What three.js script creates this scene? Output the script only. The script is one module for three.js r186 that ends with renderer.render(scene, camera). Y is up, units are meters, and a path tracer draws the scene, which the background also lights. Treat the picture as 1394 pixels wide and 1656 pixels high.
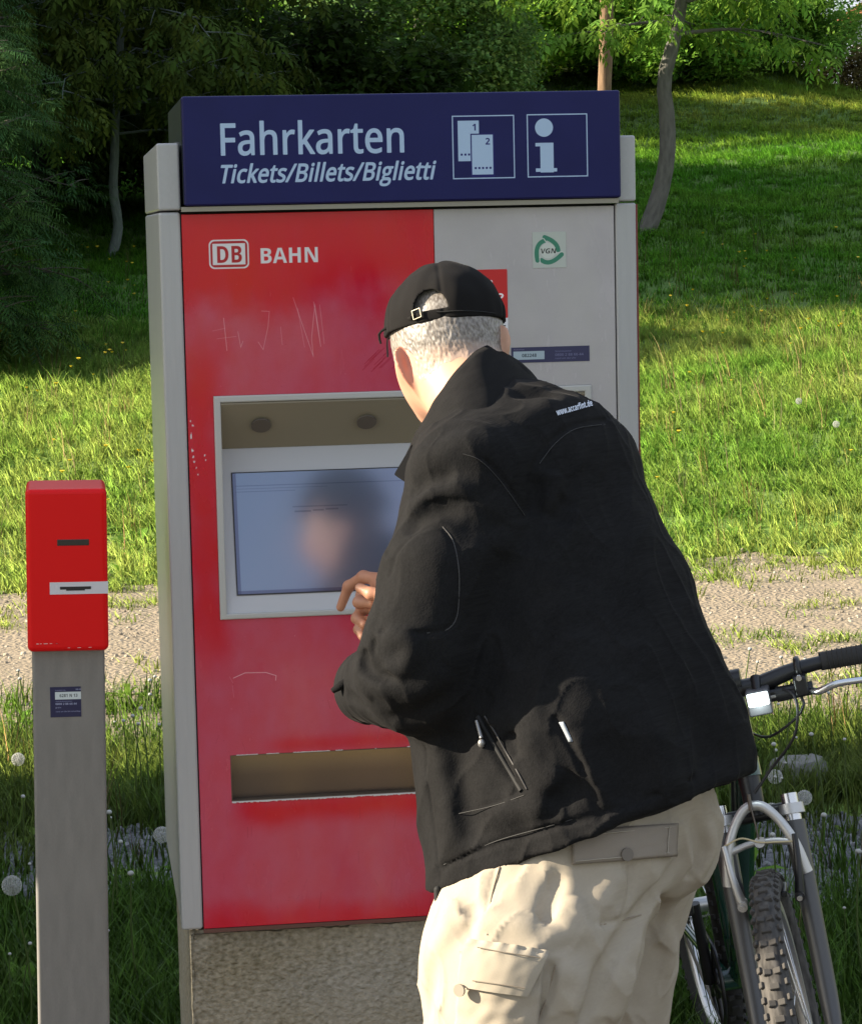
import * as THREE from 'three';
import { RoundedBoxGeometry } from 'three/addons/geometries/RoundedBoxGeometry.js';
import { mergeGeometries } from 'three/addons/utils/BufferGeometryUtils.js';
import { ImprovedNoise } from 'three/addons/math/ImprovedNoise.js';

// ---------------------------------------------------------------- camera, sky, sun, exposure
const scene = new THREE.Scene();
const V = (x, y, z) => new THREE.Vector3(x, y, z);
const rad = (d) => (d * Math.PI) / 180;
const CAM = V(-0.16, 1.78, 4.3117), FOCAL = 4200, PW = 1394, PH = 1656;
const yaw = rad(7.93), pitch = rad(6.27), roll = rad(-1.25);
const headingV = V(Math.sin(yaw), 0, -Math.cos(yaw)), sideV = V(Math.cos(yaw), 0, Math.sin(yaw)), upV = V(0, 1, 0);
const camF = headingV.clone().multiplyScalar(Math.cos(pitch)).addScaledVector(upV, -Math.sin(pitch));
const camU0 = upV.clone().multiplyScalar(Math.cos(pitch)).addScaledVector(headingV, Math.sin(pitch));
const camR = sideV.clone().multiplyScalar(Math.cos(roll)).addScaledVector(camU0, Math.sin(roll));
const camU = camU0.clone().multiplyScalar(Math.cos(roll)).addScaledVector(sideV, -Math.sin(roll));
const camera = new THREE.PerspectiveCamera((2 * Math.atan(PH / 2 / FOCAL) * 180) / Math.PI, PW / PH, 0.1, 3000);
camera.position.copy(CAM);
camera.quaternion.setFromRotationMatrix(new THREE.Matrix4().makeBasis(camR, camU, camF.clone().negate()));
scene.add(camera);

const sunAz = rad(95), sunEl = rad(22);
const sunDir = V(-Math.sin(sunAz) * Math.cos(sunEl), Math.sin(sunEl), Math.cos(sunAz) * Math.cos(sunEl));
{ // a hazy evening sky: pale towards the horizon, soft glow round the sun, thin high veil of cloud
  const W = 512, Hh = 256, d = new Float32Array(W * Hh * 4), im = new ImprovedNoise(), v = new THREE.Vector3();
  for (let j = 0; j < Hh; j++) for (let i = 0; i < W; i++) {
    const el = ((j + 0.5) / Hh - 0.5) * Math.PI, az = ((i + 0.5) / W - 0.5) * 2 * Math.PI; v.set(Math.cos(az) * Math.cos(el), Math.sin(el), Math.sin(az) * Math.cos(el));
    const y = Math.max(0, v.y), t = Math.pow(y, 0.55), c = v.dot(sunDir), glow = 0.5 * Math.exp((c - 1) * 9) + 1.4 * Math.exp((c - 1) * 60), k = 1 / (y + 0.25);
    const veil = Math.max(0, im.noise(v.x * k * 1.6, v.z * k * 1.6, 1.5) + 0.5 * im.noise(v.x * k * 3.4, v.z * k * 3.4, 4.5)) * 0.13 * Math.min(1, y * 5);
    const o = (j * W + i) * 4, below = v.y < 0 ? 0.35 : 1;
    d[o] = (0.35 + (0.172 - 0.35) * t + glow * 0.8 + veil) * below; d[o + 1] = (0.357 + (0.217 - 0.357) * t + glow * 0.68 + veil) * below; d[o + 2] = (0.362 + (0.305 - 0.362) * t + glow * 0.48 + veil * 0.95) * below; d[o + 3] = 1;
  }
  const t = new THREE.DataTexture(d, W, Hh, THREE.RGBAFormat, THREE.FloatType); t.mapping = THREE.EquirectangularReflectionMapping; t.magFilter = THREE.LinearFilter; t.needsUpdate = true;
  scene.background = t; scene.environment = t;
}
const sun = new THREE.DirectionalLight(new THREE.Color(1, 0.88, 0.7), 5);
sun.name = 'sun'; sun.position.copy(sunDir).multiplyScalar(60); sun.castShadow = true;
sun.shadow.mapSize.set(4096, 4096);
Object.assign(sun.shadow.camera, { left: -30, right: 30, top: 30, bottom: -30, near: 1, far: 150 });
scene.add(sun, sun.target);
const renderer = new THREE.WebGLRenderer({ antialias: true });
renderer.toneMapping = THREE.LinearToneMapping;
renderer.toneMappingExposure = 2.95;
renderer.shadowMap.enabled = true;

// ---------------------------------------------------------------- helpers
let seed = 12345;
const rnd = () => { seed = (seed + 0x6d2b79f5) | 0; let t = Math.imul(seed ^ (seed >>> 15), 1 | seed); t = (t + Math.imul(t ^ (t >>> 7), 61 | t)) ^ t; return ((t ^ (t >>> 14)) >>> 0) / 4294967296; };
const rr = (a, b) => a + (b - a) * rnd();
const clamp = THREE.MathUtils.clamp, lerp = THREE.MathUtils.lerp, sstep = (a, b, x) => { const t = clamp((x - a) / (b - a), 0, 1); return t * t * (3 - 2 * t); };
const IN = new ImprovedNoise();
const noise = (x, y, z = 0.37) => IN.noise(x, y, z);
const fbm = (x, y, z = 0.37, o = 4) => { let s = 0, a = 0.5; for (let i = 0; i < o; i++) { s += a * IN.noise(x, y, z); x *= 2.03; y *= 2.01; z *= 2.02; a *= 0.5; } return s; };
// a point of the survey: what stands at photo position (px, py), t metres ahead of the camera
const at = (px, py, t) => CAM.clone().addScaledVector(camF, t).addScaledVector(camR, ((px - PW / 2) / FOCAL) * t).addScaledVector(camU, (-(py - PH / 2) / FOCAL) * t);
const usedNames = new Map();
const numbered = (n) => { const k = usedNames.get(n) ?? 0; usedNames.set(n, k + 1); return k ? n + '_' + String(k).padStart(3, '0') : n; };
function tag(o, label, category, group) { o.userData.label = label; o.userData.category = category; if (group) o.userData.group = group; return o; }
function thing(name, label, category, pos, group) { const g = new THREE.Group(); g.name = numbered(name); g.position.copy(pos); scene.add(g); return tag(g, label, category, group); }
function shadow(m) { m.castShadow = m.receiveShadow = true; return m; }
function part(parent, name, geo, mat, label) { const m = shadow(new THREE.Mesh(geo, mat)); m.name = name; if (label) m.userData.label = label; parent.add(m); return m; }
function struct(name, geo, mat) { const m = shadow(new THREE.Mesh(geo, mat)); m.name = name; m.userData.kind = 'structure'; scene.add(m); return m; }
function stuff(name, geo, mat, list, parent, label, category) {           // list of {p, q, s, c}
  const m = shadow(new THREE.InstancedMesh(geo, mat, list.length)), M = new THREE.Matrix4();
  list.forEach((e, i) => { m.setMatrixAt(i, M.compose(e.p, e.q, typeof e.s === 'number' ? V(e.s, e.s, e.s) : e.s)); if (e.c) m.setColorAt(i, e.c); });
  m.name = parent ? name : numbered(name); m.userData.kind = 'stuff'; if (label) m.userData.label = label; if (category) m.userData.category = category;
  (parent ?? scene).add(m); return m;
}
const lin = (r, g, b) => new THREE.Color().setRGB(r, g, b);
const std = (c, rough = 0.7, o = {}) => new THREE.MeshStandardMaterial({ color: c, roughness: rough, ...o });
const phys = (c, rough, o = {}) => new THREE.MeshPhysicalMaterial({ color: c, roughness: rough, ...o });
const qEuler = (x, y, z, o = 'XYZ') => new THREE.Quaternion().setFromEuler(new THREE.Euler(x, y, z, o));
const boxG = (x0, x1, y0, y1, z0, z1) => new THREE.BoxGeometry(x1 - x0, y1 - y0, z1 - z0).translate((x0 + x1) / 2, (y0 + y1) / 2, (z0 + z1) / 2);
const rboxG = (x0, x1, y0, y1, z0, z1, r = 0.004, s = 3) => new RoundedBoxGeometry(x1 - x0, y1 - y0, z1 - z0, s, r).translate((x0 + x1) / 2, (y0 + y1) / 2, (z0 + z1) / 2);
function tubeG(pts, r, seg = 8, steps) { const c = pts.length === 2 ? new THREE.LineCurve3(pts[0], pts[1]) : new THREE.CatmullRomCurve3(pts); return new THREE.TubeGeometry(c, steps ?? (pts.length === 2 ? 1 : pts.length * 5), r, seg, false); }
function rodG(a, b, r0, r1 = r0, seg = 10, caps = true) {                  // tapered rod from a to b
  const d = b.clone().sub(a), g = new THREE.CylinderGeometry(r1, r0, d.length(), seg, 1, !caps);
  g.translate(0, d.length() / 2, 0).applyQuaternion(new THREE.Quaternion().setFromUnitVectors(upV, d.clone().normalize()));
  return g.translate(a.x, a.y, a.z);
}
function taperTube(pts, radii, seg = 10, steps = 24, wob = 0) {            // tube with a radius that changes along it
  const c = new THREE.CatmullRomCurve3(pts), fr = c.computeFrenetFrames(steps, false), pos = [], uv = [], idx = [];
  for (let i = 0; i <= steps; i++) {
    const t = i / steps, p = c.getPointAt(t), k = t * (radii.length - 1), j = Math.min(radii.length - 2, Math.floor(k)), r = lerp(radii[j], radii[j + 1], k - j);
    for (let s = 0; s <= seg; s++) {
      const a = (s / seg) * Math.PI * 2, rw = r * (1 + wob * noise(Math.cos(a) * 1.7 + 5, Math.sin(a) * 1.7, t * 9 + pts[0].x));
      const q = p.clone().addScaledVector(fr.normals[i], Math.cos(a) * rw).addScaledVector(fr.binormals[i], Math.sin(a) * rw);
      pos.push(q.x, q.y, q.z); uv.push(s / seg, t);
    }
  }
  for (let i = 0; i < steps; i++) for (let s = 0; s < seg; s++) { const a = i * (seg + 1) + s, b = a + seg + 1; idx.push(a, a + 1, b, b, a + 1, b + 1); }
  const g = new THREE.BufferGeometry(); g.setAttribute('position', new THREE.Float32BufferAttribute(pos, 3)); g.setAttribute('uv', new THREE.Float32BufferAttribute(uv, 2)); g.setIndex(idx); g.computeVertexNormals(); return g;
}
const plain = (g) => { const h = g.index ? g.toNonIndexed() : g.clone(); for (const k of Object.keys(h.attributes)) if (!['position', 'normal', 'uv'].includes(k)) h.deleteAttribute(k); if (!h.attributes.uv) h.setAttribute('uv', new THREE.BufferAttribute(new Float32Array(h.attributes.position.count * 2), 2)); return h; };
const join = (...gs) => mergeGeometries(gs.flat().map(plain));
function canvasTex(w, h, draw, srgb = true, rep) {
  const c = document.createElement('canvas'); c.width = w; c.height = h; draw(c.getContext('2d'), w, h);
  const t = new THREE.CanvasTexture(c); if (srgb) t.colorSpace = THREE.SRGBColorSpace; t.anisotropy = 8; if (rep) { t.wrapS = t.wrapT = THREE.RepeatWrapping; t.repeat.set(rep[0], rep[1]); } return t;
}
function dataTex(n, f, srgb, rep) {                                       // f(u, v) -> [r, g, b] 0..1, wraps
  const d = new Uint8Array(n * n * 4);
  for (let y = 0; y < n; y++) for (let x = 0; x < n; x++) { const c = f(x / n, y / n), o = (y * n + x) * 4; d[o] = clamp(c[0], 0, 1) * 255; d[o + 1] = clamp(c[1], 0, 1) * 255; d[o + 2] = clamp(c[2], 0, 1) * 255; d[o + 3] = 255; }
  const t = new THREE.DataTexture(d, n, n); t.magFilter = THREE.LinearFilter; t.minFilter = THREE.LinearMipmapLinearFilter; t.generateMipmaps = true; t.wrapS = t.wrapT = THREE.RepeatWrapping; if (rep) t.repeat.set(...rep); if (srgb) t.colorSpace = THREE.SRGBColorSpace; t.needsUpdate = true; return t;
}
// noise that repeats over the unit square (four-point blend)
const tileNoise = (u, v, k, z) => { const f = (a, b) => fbm(a * k, b * k, z, 4); return (f(u, v) * (1 - u) + f(u - 1, v) * u) * (1 - v) + (f(u, v - 1) * (1 - u) + f(u - 1, v - 1) * u) * v; };
function planeUV(g, x0, x1, y0, y1) { const p = g.attributes.position, u = new Float32Array(p.count * 2); for (let i = 0; i < p.count; i++) { u[i * 2] = (p.getX(i) - x0) / (x1 - x0); u[i * 2 + 1] = (p.getY(i) - y0) / (y1 - y0); } g.setAttribute('uv', new THREE.BufferAttribute(u, 2)); return g; }
function plate(points, holes, z0, z1, bevel = 0.0008) {                    // an upright plate from an outline, front face at z1
  const s = new THREE.Shape(points.map((p) => new THREE.Vector2(...p)));
  for (const h of holes) s.holes.push(new THREE.Path(h.map((p) => new THREE.Vector2(...p))));
  return new THREE.ExtrudeGeometry(s, { depth: z1 - z0 - bevel, bevelEnabled: bevel > 0, bevelThickness: bevel, bevelSize: bevel, bevelOffset: -bevel, bevelSegments: 2 }).translate(0, 0, z0);
}

// ---------------------------------------------------------------- the lie of the land
const ahead = (x, z) => (x - CAM.x) * headingV.x + (z - CAM.z) * headingV.z, aside = (x, z) => (x - CAM.x) * sideV.x + (z - CAM.z) * sideV.z;
const spot = (s, d) => { const p = CAM.clone().addScaledVector(headingV, d).addScaledVector(sideV, s); p.y = landH(p.x, p.z); return p; };
const softplus = (x, k) => k * Math.log1p(Math.exp(clamp(x / k, -30, 30)));
function landH(x, z) {
  const d = ahead(x, z), s = aside(x, z);
  const dd = Math.max(0, d);
  let h = 0.15 * softplus(dd - 14, 0.8) - 0.15 * softplus(dd - 38, 1.5);
  h += 0.34 * softplus(dd - 36, 2) * sstep(7, 4, s) - 0.34 * softplus(dd - 70, 5) * sstep(7, 4, s);
  h += (fbm(x * 0.35, z * 0.35, 3.1) * 0.22 + fbm(x * 1.7, z * 1.7, 8.2) * 0.05) * sstep(13.5, 17, d);
  h += fbm(x * 1.3, z * 1.3, 5.5) * 0.06 * sstep(5.2, 6.2, d) * sstep(15, 13, d) * (d > 9 && d < 13.6 ? 0.35 : 1);
  return h;
}
{ // ground
  const xs = [], zs = [], N = 150;
  const spread = (i, n, near, far) => { const t = (i / n) * 2 - 1; return Math.sign(t) * (near * Math.abs(t) + far * Math.pow(Math.abs(t), 7)); };
  for (let i = 0; i <= N; i++) xs.push(1.5 + spread(i, N, 16, 500));
  for (let i = 0; i <= 220; i++) zs.push(-16 + spread(i, 220, 26, 500));
  const pos = [], col = [], uv = [], idx = [];
  for (const z of zs) for (const x of xs) {
    const d = ahead(x, z), n = fbm(x * 0.8, z * 0.8, 2.2);
    pos.push(x, landH(x, z), z); uv.push(x, z);
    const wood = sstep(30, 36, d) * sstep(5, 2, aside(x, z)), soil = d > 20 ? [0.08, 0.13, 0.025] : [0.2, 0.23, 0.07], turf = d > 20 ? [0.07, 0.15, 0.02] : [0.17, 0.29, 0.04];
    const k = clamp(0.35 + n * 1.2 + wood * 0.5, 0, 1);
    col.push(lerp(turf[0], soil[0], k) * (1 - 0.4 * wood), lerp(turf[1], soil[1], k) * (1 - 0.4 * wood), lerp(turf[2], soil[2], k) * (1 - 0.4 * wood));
  }
  for (let j = 0; j < 220; j++) for (let i = 0; i < N; i++) { const a = j * (N + 1) + i, b = a + N + 1; idx.push(a, b, a + 1, b, b + 1, a + 1); }
  const g = new THREE.BufferGeometry(); g.setAttribute('position', new THREE.Float32BufferAttribute(pos, 3)); g.setAttribute('color', new THREE.Float32BufferAttribute(col, 3)); g.setAttribute('uv', new THREE.Float32BufferAttribute(uv, 2)); g.setIndex(idx); g.computeVertexNormals();
  const bump = dataTex(256, (u, v) => { const k = 0.5 + tileNoise(u, v, 9, 1.3) * 0.9; return [k, k, k]; });
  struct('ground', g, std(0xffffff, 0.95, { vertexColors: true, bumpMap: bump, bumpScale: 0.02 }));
}
// paths of gravel: irregular sheets a little above the ground
const pathEdge = (s, k) => fbm(s * 0.6, k, 4.4) * 1.1 + fbm(s * 2.6, k, 9.4) * 0.5;
const trackNear = (s) => 8.75 - 0.03 * s + pathEdge(s, 1.5) * 0.5, trackFar = (s) => 13.1 + 0.08 * s + pathEdge(s, 7.5) * 0.9;
const stripNear = (s) => 6.75 - 0.12 * s + pathEdge(s, 13.5) * 0.35, stripFar = (s) => 7.6 - 0.1 * s + pathEdge(s, 17.5) * 0.35;
function trackSheet(name, near, far, mat) {
  const pos = [], uv = [], idx = [], NS = 260, ND = 36;
  for (let i = 0; i <= NS; i++) for (let j = 0; j <= ND; j++) {
    const s = -22 + (44 * i) / NS, d = lerp(near(s), far(s), j / ND), p = CAM.clone().addScaledVector(headingV, d).addScaledVector(sideV, s);
    const edge = Math.min(j, ND - j) === 0 ? -0.004 : 0.012;
    pos.push(p.x, landH(p.x, p.z) + edge + (j > 0 && j < ND ? fbm(p.x * 3, p.z * 3, 1.1) * 0.015 : 0), p.z); uv.push(p.x, p.z);
  }
  for (let i = 0; i < NS; i++) for (let j = 0; j < ND; j++) { const a = i * (ND + 1) + j, b = a + ND + 1; idx.push(a, b, a + 1, b, b + 1, a + 1); }
  const g = new THREE.BufferGeometry(); g.setAttribute('position', new THREE.Float32BufferAttribute(pos, 3)); g.setAttribute('uv', new THREE.Float32BufferAttribute(uv, 2)); g.setIndex(idx); g.computeVertexNormals();
  return struct(name, g, mat);
}
{
  const grit = (a, b) => dataTex(512, (u, v) => { const k = 0.5 + tileNoise(u, v, 5, 3.3) * 0.9, f = 0.5 + tileNoise(u, v, 60, 7.7) * 1.1, m = clamp(k * 0.5 + f * 0.5, 0, 1); return [lerp(a[0], b[0], m), lerp(a[1], b[1], m), lerp(a[2], b[2], m)]; }, false, [0.7, 0.7]);
  const bump = dataTex(512, (u, v) => { const k = 0.5 + tileNoise(u, v, 70, 2.2) * 1.2; return [k, k, k]; }, false, [0.7, 0.7]);
  trackSheet('path', trackNear, trackFar, std(0xffffff, 0.95, { map: grit([0.2, 0.155, 0.1], [0.34, 0.275, 0.19]), bumpMap: bump, bumpScale: 0.012 }));
  trackSheet('gravel_strip', stripNear, stripFar, std(0xffffff, 0.95, { map: grit([0.07, 0.073, 0.08], [0.19, 0.19, 0.2]), bumpMap: bump, bumpScale: 0.015 }));
  // the paved stand where the man and the machine are
  const pav = new THREE.BoxGeometry(26, 0.12, 14, 1, 1, 1).translate(1, -0.045, 6.55);
  struct('pavement', pav, std(0xffffff, 0.9, { map: grit([0.045, 0.044, 0.043], [0.085, 0.083, 0.08]), bumpMap: bump, bumpScale: 0.004 }));
}

// ---------------------------------------------------------------- grass and meadow
const leafMat = (r, g, b, o = {}) => phys(lin(r, g, b), 0.85, { side: THREE.DoubleSide, transmission: 0.42, thickness: 0, specularIntensity: 0.12, ...o });
function tuftG(n, h, w, spreadR, bend, seedN) {                            // a tuft of tapering, bending blades
  const keep = seed; seed = seedN; const pos = [], nor = [], idx = [];
  for (let k = 0; k < n; k++) {
    const a = rr(0, 6.283), r = spreadR * Math.sqrt(rnd()), hh = h * rr(0.45, 1), ww = w * rr(0.6, 1.2), lean = rr(0, 6.283), bd = bend * rr(0.3, 1.2) * hh;
    const px = Math.cos(a) * r, pz = Math.sin(a) * r, fx = Math.cos(lean), fz = Math.sin(lean), b0 = pos.length / 3;
    for (let i = 0; i <= 3; i++) {
      const t = i / 3, y = hh * t * (1 - 0.25 * t * bend), o = bd * t * t, wi = ww * (1 - t) * (i ? 1 : 0.7) * 0.5;
      for (const s of i === 3 ? [0] : [-1, 1]) { pos.push(px + fx * o - fz * wi * s, y, pz + fz * o + fx * wi * s); nor.push(fx * 0.85, 0.42, fz * 0.85); }
    }
    idx.push(b0, b0 + 1, b0 + 2, b0 + 1, b0 + 3, b0 + 2, b0 + 2, b0 + 3, b0 + 4, b0 + 3, b0 + 5, b0 + 4, b0 + 4, b0 + 5, b0 + 6);
  }
  seed = keep;
  const g = new THREE.BufferGeometry(); g.setAttribute('position', new THREE.Float32BufferAttribute(pos, 3)); g.setAttribute('normal', new THREE.Float32BufferAttribute(nor, 3)); g.setIndex(idx); return g;
}
function weedG(n, len, wid, seedN) {                                       // a rosette of broad leaves
  const keep = seed; seed = seedN; const pos = [], idx = [];
  for (let k = 0; k < n; k++) {
    const a = (k / n) * 6.283 + rr(-0.4, 0.4), L = len * rr(0.6, 1.1), W = wid * rr(0.7, 1.2), up = rr(0.35, 1.1), c = Math.cos(a), s = Math.sin(a), b0 = pos.length / 3;
    for (const [t, w] of [[0, 0.15], [0.35, 0.8], [0.7, 1], [1, 0]]) {
      const r = L * t * Math.cos(up), y = L * t * Math.sin(up) - 0.35 * L * t * t;
      for (const m of w ? [-1, 0, 1] : [0]) pos.push(c * r - s * W * w * 0.5 * m, y + Math.abs(m) * W * w * 0.15, s * r + c * W * w * 0.5 * m);
    }
    for (const r of [0, 3]) idx.push(b0 + r, b0 + r + 1, b0 + r + 3, b0 + r + 1, b0 + r + 4, b0 + r + 3, b0 + r + 1, b0 + r + 2, b0 + r + 4, b0 + r + 2, b0 + r + 5, b0 + r + 4);
    idx.push(b0 + 6, b0 + 7, b0 + 9, b0 + 7, b0 + 8, b0 + 9);
  }
  seed = keep;
  const g = new THREE.BufferGeometry(); g.setAttribute('position', new THREE.Float32BufferAttribute(pos, 3)); g.setIndex(idx); g.computeVertexNormals(); return g;
}
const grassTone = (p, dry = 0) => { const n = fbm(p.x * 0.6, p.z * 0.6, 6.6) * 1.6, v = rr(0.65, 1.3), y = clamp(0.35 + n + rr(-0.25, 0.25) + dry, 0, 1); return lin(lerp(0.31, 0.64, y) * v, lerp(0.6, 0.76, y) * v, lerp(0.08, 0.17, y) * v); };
function scatter(count, d0, d1, margin, accept, make) {
  const out = []; let tries = 0;
  while (out.length < count && tries++ < count * 12) {
    const d = Math.sqrt(lerp(d0 * d0, d1 * d1, rnd())), s = rr(-1, 1) * (d * 0.168 + margin);
    if (accept && rnd() > accept(s, d)) continue;
    out.push(make(spot(s, d), s, d));
  }
  return out;
}
const upright = () => qEuler(rr(-0.14, 0.14), rr(0, 6.283), rr(-0.14, 0.14));
{
  const g1 = tuftG(13, 0.13, 0.0065, 0.08, 0.65, 11), g2 = tuftG(9, 0.2, 0.008, 0.07, 0.6, 12), g3 = tuftG(5, 0.42, 0.005, 0.05, 0.35, 13), w1 = weedG(8, 0.16, 0.045, 14), g4 = tuftG(12, 0.085, 0.010, 0.09, 0.95, 15);
  const blade = leafMat(1, 1, 1), straw = leafMat(0.46, 0.38, 0.2, { transmission: 0.2 });
  const onTrack = (s, d) => (d > trackNear(s) && d < trackFar(s) ? 1 : 0), inStrip = (s, d) => (d > stripNear(s) && d < stripFar(s) ? 1 : 0);
  const edge = (s, d) => Math.min(Math.abs(d - trackNear(s)), Math.abs(d - trackFar(s)));
  const cover = (s, d) => (onTrack(s, d) ? (fbm(s * 1.3, d * 1.3, 2.9) > 0.16 ? 0.22 : 0.012) + 0.55 * Math.exp(-edge(s, d) / 0.22) : inStrip(s, d) ? 0.1 + 0.3 * (fbm(s * 2, d * 2, 4.9) > 0.1) : d < 9.7 ? 0.55 + 0.45 * (fbm(s * 1.1, d * 1.1, 8.9) > -0.12) : d < 14.5 ? 0.5 + 0.3 * fbm(s, d, 5) : 1);
  const mk = (a, b, dry, m = 1) => (p) => ({ p, q: upright(), s: rr(a, b), c: grassTone(p, dry).multiplyScalar(m) });  // m dims the near grass: its shade put into the colour
  const shadeTint = lin(0.5, 0.78, 0.42), mkh = (a, b) => (p, s, d) => ({ p, q: upright(), s: rr(a, b), c: grassTone(p, -0.1).multiply(shadeTint.clone().lerp(lin(1.2, 1.0, 0.85), sstep(31, 33, d))) });  // hillside shade and its sunlit strip put into the tint
  stuff('foreground_grass', g1, blade, scatter(9000, 5.0, 9.8, 1.4, cover, mk(0.7, 1.5, -0.15, 0.5)), null, 'green grass toned dark for the shade before the gravel path', 'grass');
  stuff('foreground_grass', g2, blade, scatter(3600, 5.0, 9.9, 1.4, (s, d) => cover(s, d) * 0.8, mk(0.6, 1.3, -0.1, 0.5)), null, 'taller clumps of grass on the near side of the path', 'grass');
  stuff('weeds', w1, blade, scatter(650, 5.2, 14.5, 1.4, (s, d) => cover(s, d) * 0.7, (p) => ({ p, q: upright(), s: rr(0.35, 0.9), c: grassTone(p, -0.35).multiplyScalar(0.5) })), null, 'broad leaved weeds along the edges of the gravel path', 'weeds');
  stuff('meadow_grass', g4, blade, scatter(15000, 12.4, 21, 1.8, cover, mk(0.8, 1.5, 0.12)), null, 'short sunlit grass of the meadow behind the path', 'grass');
  stuff('meadow_grass', g2, blade, scatter(9000, 12.6, 21, 1.8, cover, mk(0.55, 1.15, 0.18)), null, 'longer sunlit grass of the meadow behind the path', 'grass');
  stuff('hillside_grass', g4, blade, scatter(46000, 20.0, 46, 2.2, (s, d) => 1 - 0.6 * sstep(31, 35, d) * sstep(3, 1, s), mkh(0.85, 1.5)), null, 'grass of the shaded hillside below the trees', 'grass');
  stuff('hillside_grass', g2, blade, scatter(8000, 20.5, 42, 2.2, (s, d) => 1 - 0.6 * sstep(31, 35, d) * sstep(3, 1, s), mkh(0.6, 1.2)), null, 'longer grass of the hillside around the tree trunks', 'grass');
  stuff('path_weeds', g4, blade, scatter(2300, 9.4, 14.2, 1.6, (s, d) => (onTrack(s, d) ? (fbm(s * 0.9, d * 1.8, 12.9) > 0.13 ? 1 : 0.03) + Math.exp(-edge(s, d) / 0.35) : 0.3), mk(0.5, 1.1, 0.2)), null, 'thin patches of grass growing in the gravel path', 'grass');
  stuff('dry_grass', g3, straw, scatter(1100, 5.4, 24, 1.6, (s, d) => (onTrack(s, d) ? 0.06 : 0.35 + 1.2 * (fbm(s * 0.8, d * 0.8, 21.3) > 0.08)) * (d > 8.6 ? 1 : 0.25), (p) => ({ p, q: upright(), s: rr(0.6, 1.25), c: lin(rr(0.8, 1.3), rr(0.8, 1.2), rr(0.7, 1.1)) })), null, 'pale dry stalks standing in the sunlit grass', 'dry grass');
  // yellow flowers
  const fl = join(new THREE.ConeGeometry(0.012, 0.01, 7).rotateX(Math.PI).translate(0, 0.17, 0));
  stuff('buttercups', fl, std(lin(0.75, 0.55, 0.02), 0.6), scatter(260, 14.6, 24, 1, (s, d) => 0.25 + (fbm(s, d, 31) > 0.05 ? 1 : 0), (p) => ({ p, q: upright(), s: rr(0.8, 1.5) })), null, 'tiny yellow flowers scattered in the sunlit meadow', 'flowers');
  // stones of the paths
  const peb = new THREE.IcosahedronGeometry(1, 1); { const P = peb.attributes.position; for (let i = 0; i < P.count; i++) { const k = 1 + 0.35 * noise(P.getX(i) * 1.3, P.getY(i) * 1.3, P.getZ(i) * 1.3); P.setXYZ(i, P.getX(i) * k, P.getY(i) * k * 0.7, P.getZ(i) * k); } peb.computeVertexNormals(); }
  const mkp = (a, b, c0, c1) => (p) => { const v = Math.pow(rnd(), 2.6), k = rnd(); p.y += 0.008; return { p, q: qEuler(rr(0, 6), rr(0, 6), rr(0, 6)), s: lerp(a, b, v), c: lin(lerp(c0[0], c1[0], k), lerp(c0[1], c1[1], k), lerp(c0[2], c1[2], k)) }; };
  stuff('pebbles', peb, std(0xffffff, 0.9), scatter(9000, 9, 14.2, 1.4, (s, d) => (onTrack(s, d) ? 1 : 0.15), mkp(0.004, 0.015, [0.16, 0.13, 0.09], [0.42, 0.36, 0.27])), null, 'loose pale stones on the gravel path', 'pebbles');
  stuff('pebbles', peb, std(0xffffff, 0.9), scatter(9000, 5.8, 8.6, 1.2, (s, d) => (inStrip(s, d) ? 1 : 0.02), mkp(0.005, 0.018, [0.08, 0.085, 0.09], [0.26, 0.26, 0.27])), null, 'grey chippings of the narrow strip behind the machine', 'pebbles');
}
// a boulder in the grass
{
  const g = new THREE.IcosahedronGeometry(1, 5), P = g.attributes.position;
  for (let i = 0; i < P.count; i++) { const x = P.getX(i), y = P.getY(i), z = P.getZ(i), k = 1 + 0.28 * fbm(x * 1.4, y * 1.4, z * 1.4 + 4, 5) + 0.05 * noise(x * 9, y * 9, z * 9); P.setXYZ(i, x * k * 0.115, Math.max(-0.03, Math.min(y * k, 0.62) * 0.1), z * k * 0.085); }
  g.computeVertexNormals();
  const o = spot(1.14, 8.05); o.y += 0.03;
  const m = shadow(new THREE.Mesh(g, std(lin(0.17, 0.165, 0.155), 0.95))); m.name = numbered('boulder'); m.position.copy(o); m.rotation.y = 0.4; scene.add(m);
  tag(m, 'grey boulder with a flat top lying in the grass behind the bicycle', 'rock');
}
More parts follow.
